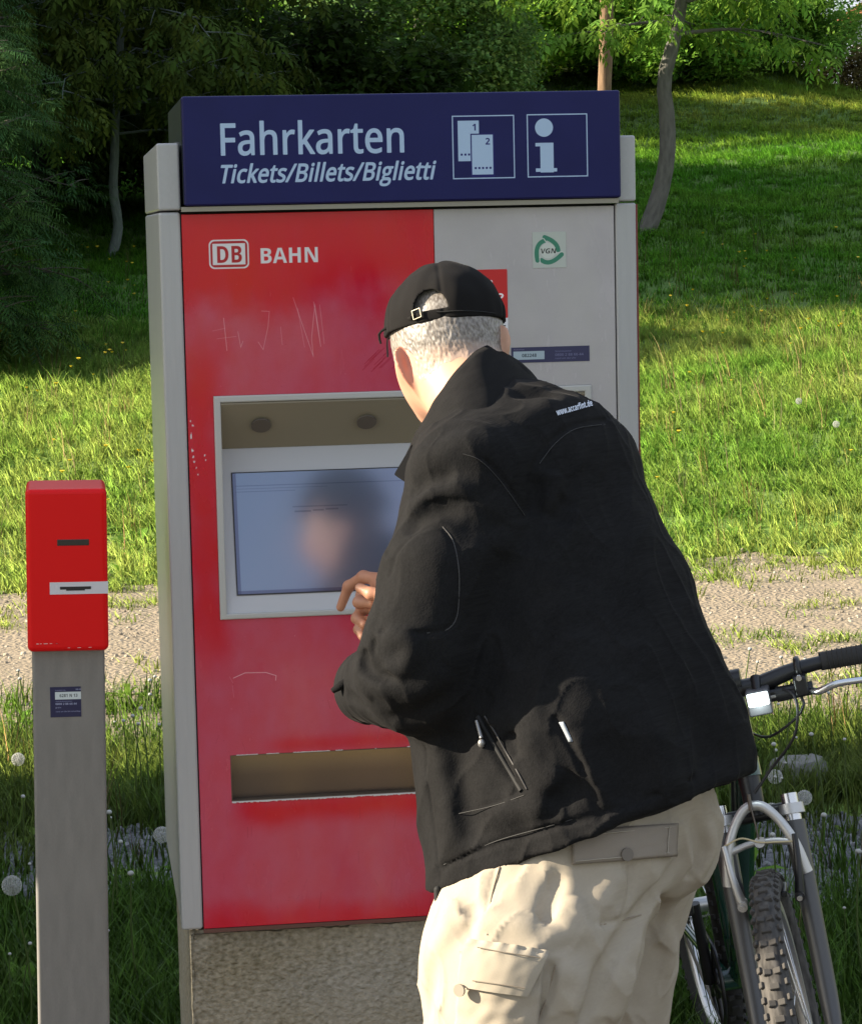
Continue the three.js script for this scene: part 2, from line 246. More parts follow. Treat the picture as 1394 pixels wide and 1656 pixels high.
// dandelion clocks and stalks
{
  const green = leafMat(0.12, 0.17, 0.05), white = phys(lin(0.55, 0.55, 0.52), 0.9, { side: THREE.DoubleSide, transmission: 0.35, thickness: 0, opacity: 0.35, transparent: true });
  const clock = () => {
    const gs = [new THREE.SphereGeometry(0.0035, 8, 6)];
    for (let i = 0; i < 110; i++) {
      const y = 1 - (2 * (i + 0.5)) / 110, a = i * 2.39996, r = Math.sqrt(1 - y * y), d = V(Math.cos(a) * r, y, Math.sin(a) * r), q = new THREE.Quaternion().setFromUnitVectors(upV, d);
      gs.push(new THREE.CylinderGeometry(0.0046, 0.0003, 0.004, 6, 1, true).translate(0, 0.0195, 0).applyQuaternion(q), new THREE.CylinderGeometry(0.00035, 0.00035, 0.016, 3, 1, true).translate(0, 0.0105, 0).applyQuaternion(q));
    }
    return join(gs);
  };
  const headG = clock();
  const heads = [[20, 1432, 5.5, 'large dandelion clock at the left edge, low in the shade beside the grey post'], [262, 1350, 6.7, 'dandelion clock half hidden behind the left edge of the ticket machine'], [1248, 1312, 6.6, 'dandelion clock just above the fork arch of the bicycle'], [1253, 1256, 7.6, 'dandelion clock in the grass left of the grey boulder'], [1292, 775, 17, 'dandelion clock far out in the sunlit meadow right of the man'], [1352, 805, 16.4, 'dandelion clock at the right edge of the sunlit meadow'], [30, 1228, 8.4, 'dandelion clock at the left edge beside the sunlit tall grass'], [1300, 1290, 7.3, 'small dandelion clock below the grey boulder']];
  let first;
  heads.forEach(([px, py, t, label]) => {
    const h = at(px, py, t), base = V(h.x + 0.02, landH(h.x, h.z), h.z), H = Math.max(0.1, h.y - base.y);
    const g = thing('dandelion_clock', label, 'dandelion', base, 'dandelion clocks in the grass');
    part(g, 'stem', taperTube([V(0, 0, 0), V(0.012, H * 0.5, 0.004), V(-0.02, H, 0)], [0.0028, 0.002], 6, 8), green);
    const m = part(g, 'seed_head', first ?? (first = headG), white); m.position.set(-0.02, H, 0);
  });
  // thin stalks with pale tips
  const stalk = thing('flower_stalk', 'thin green stalk with a small pale flower tip in the shaded grass', 'wild flower', spot(-1.15, 6.0), 'thin pale tipped stalks in the shaded grass');
  part(stalk, 'stem', taperTube([V(0, 0, 0), V(0.006, 0.11, 0), V(-0.004, 0.24, 0.01)], [0.0022, 0.0014], 5, 6), green);
  const tip = new THREE.SphereGeometry(0.0055, 8, 6); tip.scale(1, 0.8, 1);
  part(stalk, 'flower', tip, std(lin(0.42, 0.42, 0.38), 0.8)).position.set(-0.004, 0.24, 0.01);
  const keep = seed; seed = 777;
  for (let i = 0; i < 90; i++) {
    const left = i % 2, d = rr(5.6, 8.9), s = left ? rr(-0.166 * d - 0.15, -0.105 * d) : rr(0.105 * d, 0.166 * d + 0.2);
    const c = stalk.clone(); c.name = numbered('flower_stalk'); c.position.copy(spot(s, d)); c.rotation.set(rr(-0.1, 0.1), rr(0, 6), rr(-0.1, 0.1)); c.scale.setScalar(rr(0.7, 1.5)); scene.add(c);
  }
  seed = keep;
}

// ---------------------------------------------------------------- trees and shrubs
function leafShape(len, wid, fold = 0.25) {                                // one leaf along +z, four triangles, folded on its rib
  return { p: [[0, 0, 0], [-wid / 2, fold * wid * 0.5, len * 0.45], [0, 0, len * 0.5], [wid / 2, fold * wid * 0.5, len * 0.45], [0, -len * 0.08, len]], t: [[0, 1, 2], [0, 2, 3], [1, 4, 2], [2, 4, 3]] };
}
function leafGroup(leaves) {                                               // leaves: [{shape, m: Matrix4}]
  const pos = [], idx = [], v = V(0, 0, 0);
  for (const { shape, m } of leaves) { const b = pos.length / 3; for (const p of shape.p) { v.set(...p).applyMatrix4(m); pos.push(v.x, v.y, v.z); } for (const t of shape.t) idx.push(...t.map((i) => i + b)); }
  const g = new THREE.BufferGeometry(); g.setAttribute('position', new THREE.Float32BufferAttribute(pos, 3)); g.setIndex(idx); g.computeVertexNormals(); return g;
}
const MX = (p, q, s = 1) => new THREE.Matrix4().compose(p, q, V(s, s, s));
function pinnate(n, len, leafL, leafW, droop) {                            // a feathered leaf along +z
  const out = [], sh = leafShape(leafL, leafW);
  for (let i = 0; i < n; i++) {
    const k = Math.floor(i / 2), last = i === n - 1, t = last ? 1 : (k + 1) / (n / 2 + 0.5), side = i % 2 ? 1 : -1;
    const p = V(0, -droop * len * t * t, len * t), sc = 0.75 + 0.35 * Math.sin(t * 2.6);
    out.push({ shape: sh, m: MX(p, qEuler(rr(0.1, 0.6) + droop * t, last ? 0 : side * rr(0.75, 1.15), side * rr(0, 0.3), 'YXZ'), sc * rr(0.85, 1.1)) });
  }
  return leafGroup(out);
}
function clump(n, R, leafL, leafW) {                                       // a loose clump of single leaves
  const out = [], sh = leafShape(leafL, leafW);
  for (let i = 0; i < n; i++) { const a = rr(0, 6.283), y = rr(-1, 1), r = R * Math.cbrt(rnd()), h = Math.sqrt(1 - y * y); out.push({ shape: sh, m: MX(V(Math.cos(a) * h * r, y * r * 0.7, Math.sin(a) * h * r), qEuler(rr(-0.2, 0.9), rr(0, 6.283), rr(-0.5, 0.5), 'YXZ'), rr(0.7, 1.2)) }); }
  return leafGroup(out);
}
const barkTex = dataTex(256, (u, v) => { const k = 0.5 + tileNoise(u, v, 6, 4.1) * 0.8, s = 0.5 + fbm(u * 22, v * 5, 2.2) * 0.8, m = clamp(k * 0.5 + s * 0.5, 0, 1); return [m, m, m]; });
const bark = (r, g, b) => std(lin(r, g, b), 0.95, { bumpMap: barkTex, bumpScale: 0.01, map: dataTex(128, (u, v) => { const k = 0.75 + tileNoise(u, v, 7, 9.1) * 0.7; return [k, k, k]; }, false, [2, 6]) });
// grows limbs from a trunk path; returns the wood and the places where leaves sit
function grow(trunk, radii, o) {
  const wood = [taperTube(trunk, radii, 10, 26, 0.25)], tips = [], c = new THREE.CatmullRomCurve3(trunk);
  for (let i = 0; i < o.limbs; i++) {
    const t = lerp(o.from, 1, (i + rnd()) / o.limbs), p = c.getPointAt(Math.min(t, 0.995)), a = i * 2.39996 + rr(-0.4, 0.4), L = o.reach * rr(0.65, 1.1) * (o.taper ? lerp(1, 0.45, (t - o.from) / (1 - o.from)) : 1), rise = o.rise * rr(0.5, 1.3);
    const d = V(Math.cos(a), 0, Math.sin(a)), pts = [p]; for (let k = 1; k <= 3; k++) { const u = k / 3; pts.push(p.clone().addScaledVector(d, L * u).add(V(rr(-0.08, 0.08) * L, rise * L * u - o.sag * L * u * u, rr(-0.08, 0.08) * L))); }
    const r0 = lerp(radii[0], radii[radii.length - 1], t) * 0.36;
    wood.push(taperTube(pts, [r0, 0.004], 6, 8));
    const lc = new THREE.CatmullRomCurve3(pts);
    for (let j = 0; j < o.twigs; j++) {
      const u = lerp(0.2, 1, (j + rnd()) / o.twigs), q = lc.getPointAt(u), b = a + (j % 2 ? 1 : -1) * rr(0.4, 1.3), l = o.twig * rr(0.5, 1.1), e = q.clone().add(V(Math.cos(b) * l, rr(-0.35, 0.4) * l - o.sag * 0.3 * l, Math.sin(b) * l));
      wood.push(taperTube([q, q.clone().lerp(e, 0.5).add(V(0, 0.04 * l, 0)), e], [0.007, 0.0025], 4, 4));
      for (let m = 0; m < o.leaves; m++) { const w = lerp(0.15, 1.05, rnd()); tips.push({ p: q.clone().lerp(e, w).add(V(rr(-1, 1), rr(-1, 1), rr(-1, 1)).multiplyScalar(o.scatter)), a: b + rr(-1.3, 1.3) }); }
    }
  }
  return { wood: join(wood), tips };
}
const leafTone = (c, v = 0.35) => { const k = 1 + rr(-v, v), y = rr(-0.12, 0.2); return lin(c[0] * k * (1 + y), c[1] * k, c[2] * k * (1 - y)); };
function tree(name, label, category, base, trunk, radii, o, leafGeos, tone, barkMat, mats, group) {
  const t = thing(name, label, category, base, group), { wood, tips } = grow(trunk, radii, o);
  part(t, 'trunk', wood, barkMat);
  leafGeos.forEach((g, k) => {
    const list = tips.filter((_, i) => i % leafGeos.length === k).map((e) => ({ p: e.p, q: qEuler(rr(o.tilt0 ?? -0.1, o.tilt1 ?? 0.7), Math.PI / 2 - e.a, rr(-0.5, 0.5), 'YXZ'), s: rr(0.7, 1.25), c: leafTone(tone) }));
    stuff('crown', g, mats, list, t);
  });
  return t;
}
const leafy = leafMat(1, 1, 1), leafyDark = leafMat(1, 1, 1, { transmission: 0.2 });
{
  seed = 4242;
  const ash1 = pinnate(9, 0.2, 0.095, 0.034, 0.3), ash2 = pinnate(11, 0.24, 0.085, 0.03, 0.45), willow1 = pinnate(17, 0.26, 0.075, 0.009, 0.25), willow2 = pinnate(21, 0.3, 0.06, 0.008, 0.1);
  const cl1 = clump(26, 0.24, 0.085, 0.05), cl2 = clump(30, 0.3, 0.07, 0.045), cl3 = clump(22, 0.3, 0.12, 0.06), cl4 = clump(26, 0.45, 0.3, 0.2);
  // right: slender young tree with a curved pale trunk
  const rb = spot((1045 - 697) / 4200 * 25, 25.1);
  const rel = (px, py, t, b) => at(px, py, t).sub(b);
  const rTrunk = [V(0, -0.1, 0), rel(1062, 330, 25, rb), rel(1076, 270, 25, rb), rel(1077, 190, 25, rb), rel(1074, 130, 25, rb), rel(1090, 60, 25, rb), rel(1105, -40, 25, rb), rel(1100, -200, 25, rb), rel(1110, -420, 25, rb)];
  tree('young_tree', 'slender tree with a curved pale grey trunk right of the ticket machine', 'tree', rb, rTrunk, [0.1, 0.082, 0.074, 0.07, 0.066, 0.055, 0.045, 0.03, 0.018], { limbs: 26, from: 0.4, reach: 1.6, rise: 0.2, sag: 0.26, twigs: 7, twig: 0.5, leaves: 7, scatter: 0.1, taper: true }, [ash1, ash2], [0.15, 0.285, 0.035], bark(0.15, 0.142, 0.122), leafy);
  // left: dark tree with drooping leaves and a thin trunk
  const lb = spot((189 - 697) / 4200 * 24.5, 24.4);
  const lTrunk = [V(0, -0.1, 0), rel(191, 370, 24.4, lb), rel(184, 310, 24.4, lb), rel(186, 250, 24.4, lb), rel(190, 160, 24.4, lb), rel(196, 60, 24.4, lb), rel(200, -40, 24.4, lb), rel(205, -170, 24.4, lb)];
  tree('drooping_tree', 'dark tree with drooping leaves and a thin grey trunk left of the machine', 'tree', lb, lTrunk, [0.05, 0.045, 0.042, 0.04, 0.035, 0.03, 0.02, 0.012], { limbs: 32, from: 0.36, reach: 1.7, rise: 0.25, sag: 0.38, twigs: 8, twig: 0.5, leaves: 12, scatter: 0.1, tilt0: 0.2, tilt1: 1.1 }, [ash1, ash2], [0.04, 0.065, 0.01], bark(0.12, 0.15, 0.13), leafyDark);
  // far left: feathery blue-green bush
  const wb = spot(-3.55, 19.6);
  tree('feathery_bush', 'blue green bush with fine feathery leaves at the left edge', 'bush', wb, [V(0, 0, 0), V(0.05, 0.7, 0), V(-0.1, 1.4, 0.1), V(0, 2.4, 0)], [0.04, 0.03, 0.02, 0.008], { limbs: 40, from: 0.1, reach: 0.95, rise: 0.35, sag: 0.3, twigs: 7, twig: 0.35, leaves: 10, scatter: 0.08, taper: true }, [willow1, willow2], [0.035, 0.085, 0.024], bark(0.1, 0.09, 0.07), leafyDark);
  const wb2 = spot(-4.1, 21.2);
  tree('feathery_bush', 'taller feathery bush behind the blue green one in the top left corner', 'bush', wb2, [V(0, 0, 0), V(0.1, 1.2, 0), V(0, 2.6, 0.1), V(0.1, 3.8, 0)], [0.05, 0.04, 0.03, 0.01], { limbs: 40, from: 0.3, reach: 1.2, rise: 0.35, sag: 0.3, twigs: 7, twig: 0.35, leaves: 9, scatter: 0.1, taper: true }, [willow1, willow2], [0.035, 0.085, 0.024], bark(0.1, 0.09, 0.07), leafyDark);
  // wood behind: single trees one can tell apart, then the mass
  const dark = bark(0.045, 0.04, 0.035), warm = bark(0.24, 0.15, 0.085);
  const backTree = (label, s, d, H, lean, R, tone, barkMat, r0, from = 0.25, geos = [cl1, cl2], limbs = 26, leaves = 5) => { const b = spot(s, d); return tree('woodland_tree', label, 'tree', b, [V(0, -0.2, 0), V(lean * 0.3, H * 0.3, 0), V(lean * 0.7, H * 0.62, 0.1), V(lean, H, 0)], [r0, r0 * 0.85, r0 * 0.6, r0 * 0.2], { limbs, from, reach: R, rise: 0.3, sag: 0.3, twigs: 6, twig: 0.7, leaves, scatter: 0.2 }, geos, tone, barkMat, leafy); };
  backTree('tree with a straight nearly black trunk behind the middle of the sign', 0.06, 37, 7.5, 0.1, 1.5, [0.11, 0.21, 0.045], dark, 0.17, 0.42);
  backTree('tree with a forked orange brown trunk left of the pale curved trunk', (985 - 697) / 4200 * 31.5, 31.5, 6.5, 0.25, 1.8, [0.18, 0.34, 0.05], warm, 0.09, 0.42);
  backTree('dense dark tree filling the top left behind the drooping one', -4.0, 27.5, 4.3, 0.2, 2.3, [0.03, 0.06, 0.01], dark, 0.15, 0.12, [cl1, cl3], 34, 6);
  backTree('bushy green tree at the top behind the ticket pictogram', 1.35, 42, 7, 0.3, 2.0, [0.16, 0.32, 0.05], dark, 0.13, 0.2);
  backTree('bushy green tree behind the curved trunk, high on the bank', 3.7, 41, 6, 0.1, 1.8, [0.16, 0.32, 0.05], dark, 0.12, 0.16);
  backTree('tree with pale green leaves right of the curved trunk near the house', 5.2, 44.5, 5, 0.2, 1.2, [0.2, 0.36, 0.06], dark, 0.1, 0.2);
  // shrubs along the wood edge, sun and shade put into their leaf tones
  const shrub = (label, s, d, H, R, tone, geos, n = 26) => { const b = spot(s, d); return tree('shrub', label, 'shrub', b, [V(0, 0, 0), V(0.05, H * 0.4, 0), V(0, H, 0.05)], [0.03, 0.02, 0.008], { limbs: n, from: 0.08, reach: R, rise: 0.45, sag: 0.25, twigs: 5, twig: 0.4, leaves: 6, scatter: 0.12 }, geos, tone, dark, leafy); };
  shrub('shrub with pale whitish leaf sprays above the middle of the sign', -0.95, 32.6, 2.5, 0.9, [0.2, 0.34, 0.11], [cl2]);
  shrub('second shrub with pale leaf sprays right of the black trunk', 0.55, 33.2, 2.4, 0.7, [0.2, 0.33, 0.1], [cl2]);
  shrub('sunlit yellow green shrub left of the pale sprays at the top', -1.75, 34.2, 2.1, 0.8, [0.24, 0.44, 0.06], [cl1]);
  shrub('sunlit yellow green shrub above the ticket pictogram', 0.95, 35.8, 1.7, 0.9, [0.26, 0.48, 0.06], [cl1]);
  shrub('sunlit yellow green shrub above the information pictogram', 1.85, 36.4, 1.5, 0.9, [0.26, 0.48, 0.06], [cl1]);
  shrub('low shrub on the bank right of the curved trunk', 3.4, 35.8, 1.2, 1.1, [0.18, 0.36, 0.05], [cl1]);
  shrub('low spreading shrub on the bank below the hedge', 5.0, 37, 0.9, 1.1, [0.16, 0.32, 0.05], [cl1]);
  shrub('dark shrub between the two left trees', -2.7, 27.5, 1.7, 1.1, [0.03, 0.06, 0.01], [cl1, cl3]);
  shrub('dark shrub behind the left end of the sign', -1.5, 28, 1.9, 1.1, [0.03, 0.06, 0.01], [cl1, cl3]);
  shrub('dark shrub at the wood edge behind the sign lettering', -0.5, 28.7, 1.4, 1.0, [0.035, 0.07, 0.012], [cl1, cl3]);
  // the wood beyond, one mass
  const far = [];
  for (let i = 0; i < 4600; i++) { const s = rr(-13, 3.2), d = rr(38, 47), p = spot(s, d); p.y += Math.pow(rnd(), 0.8) * 6; far.push({ p, q: qEuler(rr(-0.3, 0.3), rr(0, 6.283), rr(-0.3, 0.3)), s: rr(1.6, 3.4), c: leafTone([0.1, 0.2, 0.04], 0.5) }); }
  stuff('woodland', cl2, leafy, far, null, 'dense green woodland rising behind the single trees', 'woodland');
  // hedge below the house
  {
    const b = spot(7.05, 41), h = thing('hedge', 'brownish green clipped hedge in front of the white house', 'hedge', b), L = [];
    for (let i = 0; i < 1300; i++) { const u = rr(-1.35, 3.2), y = rr(0, 1.25), z = rr(-0.6, 0.6), k = 1 + 0.25 * fbm(u * 2, y * 2, 3); L.push({ p: V(u * sideV.x + z * headingV.x, y * k, u * sideV.z + z * headingV.z), q: qEuler(rr(-0.5, 0.5), rr(0, 6.3), rr(-0.5, 0.5)), s: rr(0.6, 1.1), c: leafTone([0.15, 0.125, 0.045], 0.4) }); }
    stuff('foliage', cl1, leafy, L, h);
    const gs = []; for (let i = 0; i < 18; i++) { const u = -1.2 + i * 0.25; gs.push(rodG(V(u * sideV.x, -0.1, u * sideV.z), V(u * sideV.x + rr(-0.1, 0.1), 1.4, u * sideV.z + rr(-0.1, 0.1)), 0.03, 0.012, 6)); }
    part(h, 'stems', join(gs), dark);
  }
  // trees up the slope to the left, out of the picture: they shade the hillside
  const shade = []; seed = 99;
  const first = backTree('tall tree on the slope left of the view', -9, 23.5, 5.6, 0.2, 2.4, [0.05, 0.1, 0.025], dark, 0.16, 0.04, [cl4], 46, 13);
  first.userData.group = 'trees on the slope to the left';
  for (const [s, d, k] of [[-9.4, 26.3, 1.0], [-8.2, 28.2, 0.82], [-12.2, 24.3, 1.12], [-12.6, 27.6, 1.0], [-6.6, 20.0, 0.5], [-6.3, 21.8, 0.52]]) { const c = first.clone(); c.name = numbered('woodland_tree'); c.position.copy(spot(s, d)); c.rotation.y = s * 3; c.scale.setScalar(k); scene.add(c); shade.push(c); }
}
// ---------------------------------------------------------------- house beyond the hedge
{
  const b = spot(12.6, 52), h = thing('white_house', 'white house with a red tiled roof in the top right corner', 'house', b);
  h.rotation.y = -yaw - 0.45; const W = 4.2, D = 7, E = at(1362, 34, 52).y - b.y, R = 2.6;
  const wall = std(lin(0.78, 0.77, 0.74), 0.9), tile = std(lin(0.33, 0.11, 0.06), 0.85), glass = phys(lin(0.06, 0.07, 0.08), 0.1), frame = std(lin(0.6, 0.58, 0.55), 0.6);
  const body = new THREE.Shape([[-W, -1], [W, -1], [W, E], [0, E + R], [-W, E]].map((p) => new THREE.Vector2(...p)));
  part(h, 'wall', new THREE.ExtrudeGeometry(body, { depth: D, bevelEnabled: false }).translate(0, 0, -D), wall);
  for (const s of [-1, 1]) { const n = Math.hypot(W + 0.4, R * (W + 0.4) / W), roof = part(h, 'roof', new THREE.BoxGeometry(n, 0.14, D + 0.8), tile); roof.position.set(s * (W + 0.4) / 2, E + R - R * (W + 0.4) / W / 2 + 0.09, -D / 2); roof.rotation.z = -s * Math.atan(R / W);
    for (let k = 0; k < 16; k++) { const bar = part(roof, 'roof_tiles', new THREE.BoxGeometry(n / 16 - 0.01, 0.05, D + 0.8), tile); bar.position.set(-n / 2 + (k + 0.5) * n / 16, 0.09, 0); bar.rotation.z = s * 0.06; } }
  for (const [x, y] of [[-2, 1], [1.8, 1], [0, 3.4]]) { const w = part(h, 'window', boxG(x - 0.6, x + 0.6, y - 0.7, y + 0.7, 0.002, 0.06), frame); for (const k of [-1, 1]) part(w, 'pane', boxG(x + k * 0.28 - 0.24, x + k * 0.28 + 0.24, y - 0.6, y + 0.6, 0.05, 0.075), glass); }
}
// ---------------------------------------------------------------- unseen hut added at the left to shade the machine and near grass
{
  const b = V(-3.1, 0, -2.5), h = thing('added_shade_hut', 'unseen timber hut added left of the ticket machine for its shade', 'hut', b);
  const wood = std(lin(0.2, 0.13, 0.08), 0.85), roofM = std(lin(0.12, 0.11, 0.11), 0.8);
  part(h, 'wall', boxG(-2.6, -0.03, 0, 3.35, -1.7, 1.96), wood);
  for (let i = 0; i < 24; i++) part(h, "plank", boxG(-0.03, -0.004 - (i % 2) * 0.006, 0.02, 3.34, -1.69 + i * 0.152, -1.69 + i * 0.152 + 0.148), wood);
  part(h, 'roof', boxG(-2.9, 0.1, 3.36, 3.5, -1.8, 2.1), roofM);
  const s = thing('added_shade_board', 'unseen board on two steel posts added beside the hut for its shade', 'shade board', V(-3.05, 0, 0)), st = std(lin(0.3, 0.3, 0.31), 0.5, { metalness: 0.6 });  // unseen board, added to throw shade on the machine
  part(s, 'panel', rboxG(-0.04, 0.04, 1.86, 3.55, -0.6, -0.045, 0.01), std(lin(0.5, 0.5, 0.5), 0.6));
  for (const z of [-0.55, -0.1]) part(s, 'post', rodG(V(0, 0, z), V(0, 1.88, z), 0.02), st);
}

// ---------------------------------------------------------------- ticket machine
const text = (c, s, x, y, w, h, font = '', skew = 0, align = 'left') => {    // lettering with its baseline at y, squeezed to width w and cap height h (all in canvas pixels)
  c.save(); c.font = font + ' 100px sans-serif'; c.textAlign = 'left'; c.textBaseline = 'alphabetic';
  const m = c.measureText(s).width, kx = w / m, ky = h / 71.5;
  c.translate(align === 'right' ? x - w : x, y); c.transform(1, 0, -skew, 1, 0, 0); c.scale(kx, ky); c.fillText(s, 0, 0); c.restore();
};
const rrect = (c, x, y, w, h, r) => { c.beginPath(); c.moveTo(x + r, y); c.arcTo(x + w, y, x + w, y + h, r); c.arcTo(x + w, y + h, x, y + h, r); c.arcTo(x, y + h, x, y, r); c.arcTo(x, y, x + w, y, r); c.closePath(); };
// fine dirt and speckle over a canvas
function speckle(c, w, h, n, a, tones) { for (let i = 0; i < n; i++) { c.globalAlpha = a * rnd(); c.fillStyle = tones[Math.floor(rnd() * tones.length)]; const r = 0.4 + rnd() * 1.6; c.fillRect(rnd() * w, rnd() * h, r, r); } c.globalAlpha = 1; }
{
  seed = 31;
  const m = thing('ticket_machine', 'red and grey ticket machine with a dark blue sign on a concrete base', 'ticket machine', V(0, 0, 0));
  const roughTex = dataTex(256, (u, v) => { const k = 0.5 + tileNoise(u, v, 5, 6.1) * 0.9 + tileNoise(u, v, 40, 2.1) * 0.35; return [k, k, k]; });
  const grainTex = dataTex(256, (u, v) => { const k = 0.93 + tileNoise(u, v, 3, 6.7) * 0.12 + tileNoise(u, v, 60, 2.9) * 0.1; return [k, k, k]; }, false, [2, 4]);
  const grey = phys(lin(0.43, 0.43, 0.425), 0.34, { map: grainTex, bumpMap: roughTex, bumpScale: 0.0003 });
  const darkGap = std(lin(0.015, 0.014, 0.014), 0.8);
  // cabinet and its two upright side panels with caps
  part(m, 'cabinet', boxG(0.0362, 0.7638, 0.606, 1.93, -0.655, -0.095), std(lin(0.2, 0.2, 0.2), 0.7));
  part(m, 'side_panel', rboxG(0, 0.0355, 0.605, 1.8125, -0.66, 0, 0.005, 4), grey);
  const rs = part(m, 'side_panel', rboxG(0.7645, 0.8, 0.605, 1.8125, -0.66, 0, 0.004, 4), grey); part(rs, 'edge_strip', boxG(0.8005, 0.8032, 0.607, 1.81, -0.655, -0.004), std(lin(0.2, 0.03, 0.03), 0.6));
  part(m, 'corner_cap', rboxG(0, 0.037, 1.8155, 1.925, -0.66, 0.001, 0.004, 4), grey);
  part(m, 'corner_cap', rboxG(0.768, 0.8, 1.8155, 1.925, -0.66, 0.001, 0.004, 4), grey);
  part(m, 'door_gap', join(boxG(0.0355, 0.0374, 0.606, 1.812, -0.09, -0.012), boxG(0.7626, 0.7645, 0.606, 1.812, -0.09, -0.012), boxG(0.0374, 0.7626, 1.809, 1.8122, -0.09, -0.02)), darkGap);
  // red half of the door
  const X0 = 0.0375, X1 = 0.4558, Y0 = 0.605, Y1 = 1.8085, fx0 = 0.081, fx1 = 0.719, fy0 = 1.133, fy1 = 1.508, CW = 700, CH = Math.round((700 * (Y1 - Y0)) / (X1 - X0));
  const mx = (x) => ((x - X0) / (X1 - X0)) * CW, my = (y) => ((Y1 - y) / (Y1 - Y0)) * CH, ml = CW / (X1 - X0);
  const redMap = canvasTex(CW, CH, (c, w, h) => {
    const im = c.createImageData(w, h);
    for (let y = 0; y < h; y++) for (let x = 0; x < w; x++) {
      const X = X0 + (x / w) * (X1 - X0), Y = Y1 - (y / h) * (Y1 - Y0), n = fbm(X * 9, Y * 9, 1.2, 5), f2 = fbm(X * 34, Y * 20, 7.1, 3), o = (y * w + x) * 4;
      // paler, pinker red: strongest in the middle, full red near the top, the left edge and round the openings
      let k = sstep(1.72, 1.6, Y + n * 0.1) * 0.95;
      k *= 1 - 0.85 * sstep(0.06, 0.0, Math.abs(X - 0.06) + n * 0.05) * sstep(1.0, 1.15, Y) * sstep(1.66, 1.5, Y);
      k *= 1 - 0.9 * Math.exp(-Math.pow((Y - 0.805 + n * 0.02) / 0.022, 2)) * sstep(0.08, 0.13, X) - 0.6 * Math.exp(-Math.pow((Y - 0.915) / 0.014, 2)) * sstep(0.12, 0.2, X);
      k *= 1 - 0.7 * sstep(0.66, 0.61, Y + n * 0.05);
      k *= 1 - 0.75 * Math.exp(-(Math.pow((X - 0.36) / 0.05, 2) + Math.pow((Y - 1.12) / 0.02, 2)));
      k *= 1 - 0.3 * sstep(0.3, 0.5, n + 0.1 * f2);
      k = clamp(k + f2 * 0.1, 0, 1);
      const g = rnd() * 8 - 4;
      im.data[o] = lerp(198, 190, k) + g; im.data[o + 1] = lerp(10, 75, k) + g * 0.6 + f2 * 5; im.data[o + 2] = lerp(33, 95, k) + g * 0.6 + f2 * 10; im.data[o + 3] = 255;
    }
    c.putImageData(im, 0, 0);
    speckle(c, w, h, 1500, 0.5, ['#6a0c18', '#d98a94', '#7d1522']);
    const white = '#d9d6d6';
    // emblem and word
    c.fillStyle = white; rrect(c, mx(0.081), my(1.766), 0.066 * ml, 0.048 * ml, 0.009 * ml); c.fill();
    c.fillStyle = '#a81024'; rrect(c, mx(0.0835), my(1.7635), 0.061 * ml, 0.043 * ml, 0.0075 * ml); c.fill();
    c.fillStyle = white; c.fillRect(mx(0.087), my(1.7595), 0.054 * ml, 0.035 * ml);
    c.fillStyle = '#a81024'; text(c, 'DB', mx(0.0915), my(1.7278), 0.0455 * ml, 0.0275 * ml, 'bold');
    c.fillStyle = white; text(c, 'BAHN', mx(0.163), my(1.7255), 0.1015 * ml, 0.0255 * ml, 'bold'); c.lineWidth = 2.5; c.strokeStyle = white;
    // scratched letters and scuffs
    c.lineCap = 'round';
    const scratch = (pts, a, lw = 1.3) => { c.strokeStyle = 'rgba(232,196,200,' + a + ')'; c.lineWidth = lw; c.beginPath(); pts.forEach(([x, y], i) => (i ? c.lineTo(mx(x), my(y)) : c.moveTo(mx(x), my(y)))); c.stroke(); };
    scratch([[0.083, 1.616], [0.104, 1.620]], 0.35); scratch([[0.102, 1.637], [0.106, 1.583]], 0.7); scratch([[0.09, 1.603], [0.122, 1.606]], 0.4); scratch([[0.125, 1.614], [0.129, 1.588], [0.133, 1.598]], 0.55);
    scratch([[0.165, 1.647], [0.178, 1.646], [0.175, 1.62], [0.166, 1.583], [0.158, 1.596]], 0.55); scratch([[0.196, 1.62], [0.198, 1.59]], 0.4);
    scratch([[0.218, 1.668], [0.249, 1.57], [0.247, 1.60], [0.254, 1.655], [0.262, 1.585], [0.252, 1.66]], 0.6); scratch([[0.225, 1.65], [0.235, 1.585]], 0.4); scratch([[0.262, 1.655], [0.268, 1.59]], 0.45);
    scratch([[0.094, 1.035], [0.099, 1.025]], 0.3); scratch([[0.1, 1.033], [0.12, 1.041], [0.155, 1.04], [0.172, 1.034], [0.171, 1.026]], 0.75, 2); scratch([[0.098, 1.02], [0.1, 1.0]], 0.3);
    for (let i = 0; i < 18; i++) { const x = rr(0.33, 0.4), y = rr(1.54, 1.57); c.strokeStyle = 'rgba(150,10,30,0.5)'; c.lineWidth = 1.5; c.beginPath(); c.moveTo(mx(x), my(y)); c.lineTo(mx(x + 0.02), my(y + 0.018)); c.stroke(); }
    for (let i = 0; i < 60; i++) { const x = rr(0.05, 0.44), y = rr(0.63, 1.05), l = rr(0.004, 0.03); c.strokeStyle = 'rgba(110,12,28,' + rr(0.1, 0.35) + ')'; c.lineWidth = rr(0.6, 1.4); c.beginPath(); c.moveTo(mx(x), my(y)); c.lineTo(mx(x + rr(-0.006, 0.006)), my(y - l)); c.stroke(); }
    for (let i = 0; i < 40; i++) { const x = rr(0.05, 0.44), y = rr(0.63, 1.7); c.fillStyle = 'rgba(235,215,215,' + rr(0.2, 0.6) + ')'; c.fillRect(mx(x), my(y), rr(0.8, 2), rr(0.8, 3)); }
    c.fillStyle = '#d8d2d0'; // chipped paint at the left edge
